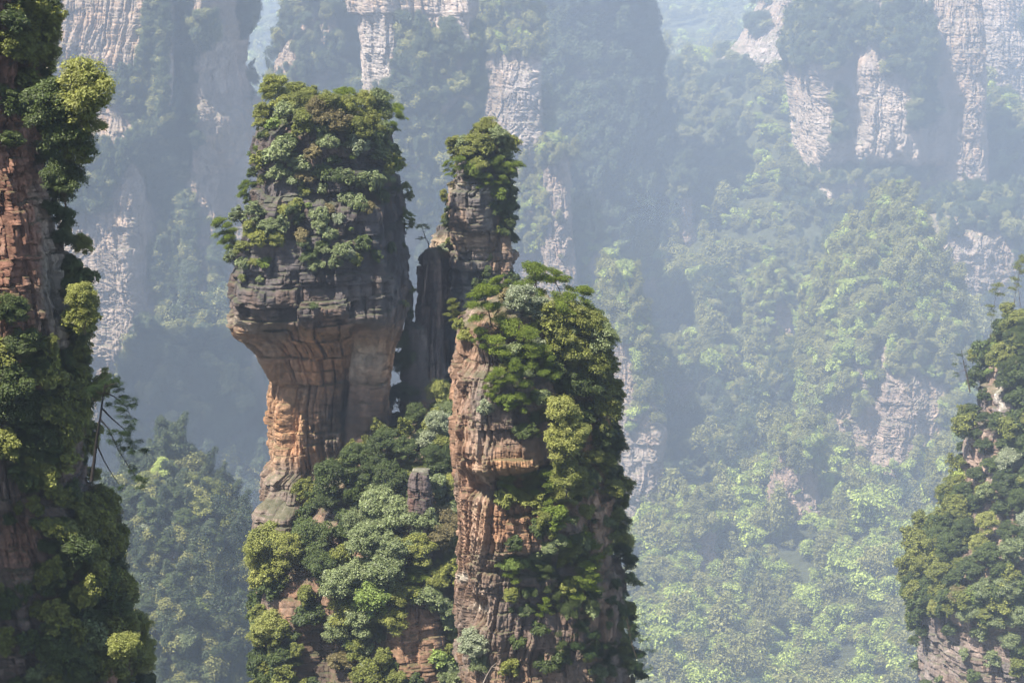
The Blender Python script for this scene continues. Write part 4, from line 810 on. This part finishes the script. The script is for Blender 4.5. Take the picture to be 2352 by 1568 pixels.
rows(LC, "left", """
30 40 120 b olive; 90 60 100 b deep; 60 110 110 b olive; 100 30 80 b grey; 20 130 100 b olive | olive tree high on the left foreground cliff; 90 140 70 b yellow; 40 190 90 m olive; 80 200 70 m deep; 20 250 80 m deep; 60 270 60 m deep;
150 250 90 b olive; 160 320 110 b olive; 120 290 90 b deep; 180 350 90 b deep; 210 330 70 b olive; 140 370 90 b deep; 170 410 80 b deep; 120 420 70 b deep; 150 460 80 b deep; 110 480 60 m deep; 180 450 50 m olive; 160 510 60 m deep; 140 560 60 m deep; 160 610 50 m deep; 165 650 50 m deep; 20 330 60 m deep;  185 520 40 s olive;
185 730 50 m deep; 195 770 50 m olive; 170 790 50 m deep; 175 840 50 m yellow; 190 880 44 m yellow; 
20 730 90 b deep | deep green dome-shaped tree at the left border above the dark woods; 60 790 90 b deep; 30 830 110 b deep; 80 860 90 b deep; 20 900 120 b deep; 90 930 100 b deep; 40 980 120 b deep; 30 1060 90 m deep; 95 1110 60 m olive;  110 990 90 b deep; 150 940 80 m olive; 165 990 60 m rust; 80 1050 110 b deep;  130 1060 90 m olive;   75 1125 36 l lime | small lime green sapling lit up against the dark left cliff woods;     235 1095 44 m yellow; 
180 1170 70 m olive; 230 1160 70 b olive; 260 1130 60 b rust | brownish spreading tree on the right edge of the left cliff below the dark pine; 285 1180 70 b rust; 200 1220 110 b olive; 250 1210 80 b deep;  170 1290 110 b deep; 230 1280 100 b deep;  120 1340 100 b deep; 200 1350 120 b deep; 260 1330 70 b deep; 150 1410 100 p deep; 230 1410 110 b deep; 100 1400 70 m olive;  280 1390 70 b olive; 200 1480 90 m grey; 270 1460 90 b olive; 130 1490 110 b deep; 310 1440 70 b yellow; 320 1490 70 b yellow | yellow lit tree at the lower right edge of the left cliff; 300 1530 90 b yellow; 230 1540 110 b olive; 160 1550 110 b deep; 90 1545 56 s grey; 270 1280 40 s deep; 310 1370 40 l yellow; 325 1345 40 l yellow | thin yellow sapling reaching right into the haze from the left cliff; 300 1225 40 m deep
""")
rows(None, "left", """
196 238 135 b yellow | large yellow lit tree bulging from the left foreground cliff near the top; 205 305 120 b olive; 130 270 120 b deep; 165 360 120 b deep; 150 420 100 b deep; 190 375 80 b olive; 190 690 70 b yellow | yellow bush hanging beside the pale mid part of the left cliff; 195 735 60 b olive; 300 1500 90 b yellow
""", D=79.0)
rows(None, "front", """
1290 960 84 b yellow | bright yellow green tree growing right of the nearest pillar's bulging nose; 1322 1000 80 b yellow; 1305 1050 88 b yellow; 1285 1010 76 b yellow; 1300 1100 80 b olive
""", D=117.2)
rows(RC, "right", """
2365 740 70 p pine; 2365 780 61 p deep; 2342 790 52 b deep; 2365 820 79 p deep; 2332 850 52 p deep; 2362 870 70 m deep; 2365 880 70 m deep; 2365 930 70 m deep; 2282 800 26 s lime; 2277 850 24 s lime; 2267 920 35 m deep; 2267 960 38 m deep; 2332 920 61 m deep; 2342 970 70 m deep; 2242 1000 38 m deep; 2262 1030 44 m deep; 2312 1020 52 m deep; 2365 990 61 b yellow | pale domed tree at the right border beside the sunlit rock edge; 2365 1040 61 b deep; 2232 960 35 m deep; 2212 1090 31 s farlit; 2242 1090 44 m deep; 2282 1070 52 m deep; 2327 1070 70 b silver | bright silvery green tall tree standing out on the right cliff; 2322 1120 79 b deep; 2365 1110 52 m grey; 2345 1160 61 b deep; 2187 1150 44 m deep; 2229 1140 52 m deep; 2274 1140 52 m grey; 2157 1200 52 m deep; 2199 1190 52 m deep; 2223 1220 61 b deep;
2275 1210 61 b yellow | yellow green domed tree in the middle of the right cliff woods; 2261 1250 61 b yellow; 2321 1230 70 b deep; 2365 1200 61 b silver; 2126 1250 44 m deep; 2166 1250 61 b deep; 2190 1280 70 b deep; 2090 1300 44 m deep; 2130 1310 61 b olive; 2170 1340 61 b olive; 2230 1310 70 b deep; 2280 1290 70 b deep; 2330 1290 70 b grey; 2210 1370 52 m rust; 2260 1360 70 b grey; 2320 1360 70 b grey; 2090 1350 44 m olive; 2080 1380 38 m olive; 2120 1380 61 b olive; 2160 1400 52 b yellow; 2100 1420 44 m olive; 2230 1410 61 b grey; 2290 1420 70 b grey; 2345 1430 61 b grey; 2095 1470 35 m deep; 2130 1450 44 m deep; 2250 1460 44 m grey; 2320 1480 52 b grey; 2190 1440 38 s deep; 2110 1530 29 s deep; 2280 1520 44 m grey; 2340 1540 52 m olive; 2240 1550 35 s deep; 2173 1220 52 m deep; 2303 1170 52 m deep; 2245 1160 44 m deep; 2080 1420 35 m olive; 2222 1060 35 m olive; 2292 980 44 m deep; 2342 1020 52 m deep; 2312 880 52 m deep; 2252 1100 38 m deep; 2362 1090 52 m deep; 2150 1370 52 m deep; 2310 1320 61 m deep; 2200 1330 52 m deep; 2260 1280 52 m deep;
2090 1440 38 m olive; 2350 1340 52 m deep; 2350 1500 52 m deep; 2215 1500 29 s grey; 2160 1555 26 s grey; 2075 1340 26 s olive; 2240 1380 52 m lime
""")
# low bushes and creepers between the trees: nobody could count them
def crowns(kinds, cols, k=4):
    r = [[c for c in d['o'].children if c.name.startswith('crown')][0] for d in PLACED if d['kind'] in kinds and d['c'] in cols]
    return r[:: max(1, len(r) // k)][:k]
UG = crowns('s', ('grey', 'olive', 'deep')) + crowns('s', ('deep',), 2)
UGS = [next(c for c in d['o'].children if c.name.startswith('crown')) for d in PLACED if d['kind'] in 'sm']
def pick(col): return [o for o, d in [(next(c for c in d['o'].children if c.name.startswith('crown')), d) for d in PLACED if d['kind'] in 'sm'] if d['c'] == col][:3]
hug(RC, 520, 3.8, thresh=.15, nscale=8, seed=81, name="undergrowth", protos=pick('olive') + pick('deep') + pick('deep'), bare=[(2289, 880, 12, 90, 2), (2245, 1090, 24, 40, 1.2), (2160, 1490, 60, 60, .9), (2290, 1500, 60, 50, .6), (2100, 1250, 120, 200, -1), (2200, 900, 60, 150, -.4), (2300, 760, 100, 60, -1)])
hug(P4, 420, 1.7, thresh=-.15, nscale=3, seed=82, name="undergrowth", protos=pick('olive') + pick('deep') + pick('deep'), bare=[(965, 1470, 50, 100, 1.2)])
hug(LC, 260, 1.3, thresh=.2, nscale=2, seed=83, name="undergrowth", umin=0, protos=pick('deep') + pick('olive'), bare=[(240, 1000, 60, 120, 1.5), (60, 580, 80, 250, .8), (20, 1260, 50, 90, 1), (150, 1350, 150, 220, -1), (90, 1000, 120, 200, -1), (185, 1130, 30, 60, 1), (160, 620, 40, 120, -.2)])
hug(P2, 260, 1.1, thresh=.2, nscale=2.5, seed=84, name="undergrowth", protos=pick('deep') + pick('olive') + pick('grey'), bare=[(1350, 950, 80, 260, -.8), (1300, 820, 80, 90, -.5), (1095, 1150, 60, 400, .8), (1260, 1320, 120, 140, -.2), (1370, 1200, 30, 80, .6)])
hug(P1, 80, 1.1, thresh=.3, nscale=3, seed=85, name="undergrowth", vmax=620, protos=pick('deep') + pick('olive') + pick('grey'), bare=[(740, 280, 170, 50, -.6), (660, 445, 60, 26, .9), (760, 540, 160, 60, -.15)])
hug(P3, 90, .9, thresh=.1, nscale=2, seed=86, name="undergrowth", vmax=560, protos=pick('deep') + pick('olive'), bare=[(1085, 480, 40, 50, 1), (1160, 460, 30, 100, -.6)])
# tall thin pines on the right cliff
for u, v, w, lab in [(2278, 745, 44, "tall slender pole-like pine rising left of the right cliff's top"), (2304, 742, 36, None), (2322, 730, 40, None), (2262, 796, 34, None), (2345, 700, 36, None)]:
    plant(RC, u, v, w * 1.3, 't', 'olive', "right", lab, tilt=0)
for o in PLACED[-5:]: o['o'].scale.z *= 1.5

# hand-shaped trees: trunk, boughs and needle pads drawn where the photo shows them, at their own depth
def shaped_tree(name, label, cat, D, trunk, boughs, pads, leaf, tw=3.0, seed=1, bark=None, n=160, size=2.2, thin=0.4):
    rs = np.random.RandomState(seed); m = 1.0 / pxm(D)
    base = at(trunk[0][0], trunk[0][1], D); root = empty(name, base); b0 = np.array(base)
    def W(p, dd=0.0): return np.array(at(p[0], p[1], D + dd)) - b0
    k = len(trunk)
    tp = [W(p, 0.25 * math.sin(i)) for i, p in enumerate(trunk)]
    t = tube(tp, np.linspace(tw * m, tw * m * .35, k), 8)
    obj_from("trunk", mk(t, "trunk", bark or BARK, True), root)
    for i, bgh in enumerate(boughs):
        dd = rs.uniform(-1.2, 1.2); pp = [W(p, dd * j / (len(bgh) - 1)) for j, p in enumerate(bgh)]
        obj_from("bough", mk(tube(pp, np.linspace(tw * m * .45, tw * m * .12, len(pp)), 6), "bough", bark or BARK, True), root)
    if pads:
        cs = []
        for (u, v, rx, rz) in pads:
            c = W((u, v), rs.uniform(-1, 1) * rx * m * 1.2)
            for q in range(6): cs.append((c[0] + rs.normal() * rx * m * .55, c[1] + rs.normal() * rx * m * .6, c[2] + rs.normal() * rz * m * .5, rx * m * rs.uniform(.3, .6), rz * m * rs.uniform(.4, .8)))
        cv = clump_leaves(cs, n * len(pads), size * m, rs, upb=.4, thin=thin, fill=.6, jit=1.2)
        obj_from("crown", mk(cv, "crown", LM[leaf]), root)
    tag(root, label, cat, "trees on the pillars and cliffs")
    return root
shaped_tree("pine_tree", "dark leaning pine with long drooping boughs on the left cliff's edge", "pine tree", 75.5,
    [(210, 1105), (216, 1060), (222, 1010), (230, 960), (236, 915), (242, 880)],
    [[(232, 935), (256, 960), (285, 985), (300, 1010)], [(228, 960), (250, 985), (270, 1030), (295, 1070), (318, 1105)], [(238, 900), (262, 910), (292, 935), (302, 965)], [(222, 1020), (240, 1060), (258, 1090), (278, 1118)], [(236, 905), (222, 900), (212, 905)], [(240, 890), (258, 882), (272, 880)]],
    [(243, 878, 21, 11), (262, 876, 18, 10), (226, 894, 18, 10), (270, 896, 16, 10), (285, 915, 21, 11), (300, 930, 16, 11), (278, 940, 18, 11), (292, 965, 18, 10), (303, 985, 16, 11), (285, 1000, 21, 13), (300, 1020, 18, 13), (312, 1040, 16, 11), (288, 1035, 16, 11), (270, 1015, 16, 11), (304, 1082, 16, 10), (320, 1100, 16, 11), (328, 1116, 12, 10), (255, 990, 13, 10), (272, 1120, 12, 6), (216, 905, 12, 8), (255, 930, 16, 10)],
    'darkpine', tw=4.6, seed=4, n=1000, size=1.7, bark=BARK_DARK)
shaped_tree("pine_tree", "small flat-topped crooked pine standing on the thin dark fin", "pine tree", 176,
    [(986, 574), (984, 558), (977, 545), (972, 530), (970, 524)], [[(978, 548), (968, 546), (960, 548)], [(971, 527), (982, 524), (988, 526)]], [(970, 520, 14, 4), (982, 523, 9, 3), (958, 522, 8, 3), (962, 548, 9, 3), (975, 517, 9, 3)], 'olive', tw=1.6, seed=5, n=220, size=1.5)
shaped_tree("dead_tree", "dark bare double trunk leaning left beside the right cliff's sunlit edge", "dead tree", 352,
    [(2228, 900), (2222, 870), (2214, 835), (2208, 805)], [[(2224, 880), (2220, 850), (2218, 812)], [(2218, 850), (2206, 852), (2198, 858)]], [(2200, 815, 8, 3), (2196, 838, 9, 4), (2220, 812, 8, 3), (2196, 862, 10, 5), (2222, 842, 7, 3)], 'deep', tw=2.0, seed=6, n=120, size=1.8)
shaped_tree("dead_tree", "bare crooked branch arching out low on the nearest pillar's right side", "dead tree", 121,
    [(1424, 1445), (1436, 1430), (1450, 1416), (1466, 1410), (1482, 1408)], [[(1450, 1416), (1462, 1418), (1474, 1414)], [(1440, 1428), (1446, 1440), (1450, 1452)]], [], 'deep', tw=1.6, seed=7)
shaped_tree("pine_tree", "thin dark pine with hanging boughs dangling at the nearest pillar's lower right corner", "pine tree", 118,
    [(1440, 1420), (1446, 1450), (1452, 1480), (1462, 1510)], [[(1446, 1450), (1470, 1465), (1486, 1490)], [(1452, 1480), (1475, 1500), (1490, 1530)], [(1445, 1440), (1462, 1432), (1474, 1440)]],
    [(1460, 1440, 16, 9), (1478, 1470, 14, 9), (1488, 1495, 12, 9), (1470, 1505, 16, 10), (1486, 1530, 14, 9), (1450, 1460, 14, 9), (1466, 1535, 12, 9)], 'darkpine', tw=2.0, seed=8, n=300, size=1.8)
shaped_tree("dead_tree", "pale bare branch forking over the base of the nearest pillar's lit wall", "dead tree", 117,
    [(1110, 1568), (1118, 1550), (1130, 1530), (1142, 1520)], [[(1130, 1530), (1142, 1534), (1152, 1546)], [(1118, 1550), (1106, 1540)]], [], 'deep', tw=1.7, seed=9, bark=BARK_PALE)

# ------------------------------------------------------------------ labels that say which one
AREA = {'head': (P1, "the top-heavy pillar", [(262, "on the crown"), (320, "just under the crown wood"), (415, "above the bare grey band"), (480, "below the bare grey band"), (555, "above the overhang"), (640, "low")], [(640, "left edge"), (730, "left half"), (815, "right half"), (2000, "right edge")]),
        'slim': (P3, "the slim pillar", [(345, "at the tip"), (425, "around the upper ledge"), (560, "below the ledge"), (2000, "lower down")], [(1075, "left side"), (1130, "middle"), (2000, "right side")]),
        'fin': (FIN, "the cleft beside the thin fin", [(700, "at the top"), (870, "halfway down"), (2000, "at the bottom")], [(933, "left"), (2000, "right")]),
        'front': (P2, "the nearest pillar", [(735, "on the top"), (830, "under the top pines"), (960, "beside the nose of rock"), (1100, "level with the nose's foot"), (1220, "below the nose"), (1330, "around the low ledge"), (1450, "under the low ledge"), (2000, "near the bottom")], [(1140, "left side"), (1230, "middle"), (1320, "right half"), (2000, "right edge")]),
        'saddle': (P4, "the wooded saddle", [(1060, "at the head"), (1170, "in the upper woods"), (1280, "in the middle woods"), (1390, "in the lower woods"), (1480, "low down"), (2000, "at the bottom")], [(660, "far left end"), (800, "left part"), (930, "middle"), (2000, "right part")]),
        'mound': (M1, "the hazy mound", [(1120, "on the top"), (1260, "upper part"), (1400, "middle part"), (2000, "lower part")], [(390, "left side"), (470, "middle"), (2000, "right side")]),
        'left': (LC, "the left cliff", [(160, "at the top"), (330, "around the yellow tree"), (480, "below the yellow tree"), (700, "beside the cracked rock"), (860, "above the dark woods"), (1010, "in the dark woods"), (1180, "below the dark woods"), (1330, "in the lower woods"), (2000, "at the foot")], [(60, "far left"), (130, "left part"), (200, "right part"), (2000, "outer edge")]),
        'right': (RC, "the right cliff", [(830, "near the top"), (960, "by the sunlit edge"), (1110, "below the sunlit edge"), (1230, "in the middle woods"), (1350, "in the lower woods"), (1460, "above the bare foot"), (2000, "on the bare foot")], [(2150, "outer left edge"), (2230, "left part"), (2300, "middle"), (2000000, "far right")])}
for d in PLACED:
    b, nm, vb, ub = AREA[d['area']]
    if d['label']: lab = d['label']
    else:
        vz = next(t for lim, t in vb if d['v'] <= lim) if d['v'] <= vb[-1][0] else vb[-1][1]
        uz = next((t for lim, t in ub if d['u'] <= lim), ub[-1][1])
        size = {0: "small", 1: "mid-sized", 2: "large"}[0 if d['w'] < 45 else 1 if d['w'] < 72 else 2]
        col = "" if d['kind'] == 'x' else COLOR_WORD[d['c']] + " "
        lab = f"{size} {col}{d['word']} {vz} of {nm}, {uz}"
        if len(lab.split()) > 16: lab = f"{size} {col}{d['cat']} {vz} of {nm}, {uz}"
    tag(d['o'], lab, d['cat'], {'head': "plants on the top-heavy pillar", 'slim': "plants on the slim pillar", 'fin': "plants in the cleft", 'front': "plants on the nearest pillar", 'saddle': "trees in the wooded saddle",
        'mound': "trees on the hazy mound", 'left': "trees on the left cliff", 'right': "trees on the right cliff"}[d['area']])

# ------------------------------------------------------------------ the air
def haze_box(x0, x1, y0, y1, z0, z1):
    V = np.array([(x, y, z) for x in (x0, x1) for y in (y0, y1) for z in (z0, z1)], float)
    F = np.array([(0, 1, 3, 2), (4, 6, 7, 5), (0, 4, 5, 1), (2, 3, 7, 6), (0, 2, 6, 4), (1, 5, 7, 3)])
    m, nt, N, L = nmat("haze")
    out = N.new("ShaderNodeOutputMaterial"); pv = N.new("ShaderNodeVolumePrincipled")
    pv.inputs["Color"].default_value = (*HAZE_COLOR, 1); pv.inputs["Density"].default_value = HAZE_DENSITY; pv.inputs["Anisotropy"].default_value = HAZE_ANISO
    pv.inputs["Emission Strength"].default_value = 0; pv.inputs["Blackbody Intensity"].default_value = 0
    L.new(pv.outputs[0], out.inputs["Volume"])
    o = obj_from("haze", mesh_np("haze", V, F, m, smooth=False)); o["kind"] = "stuff"
haze_box(-3500, 3500, -400, 9100, -460, 800)
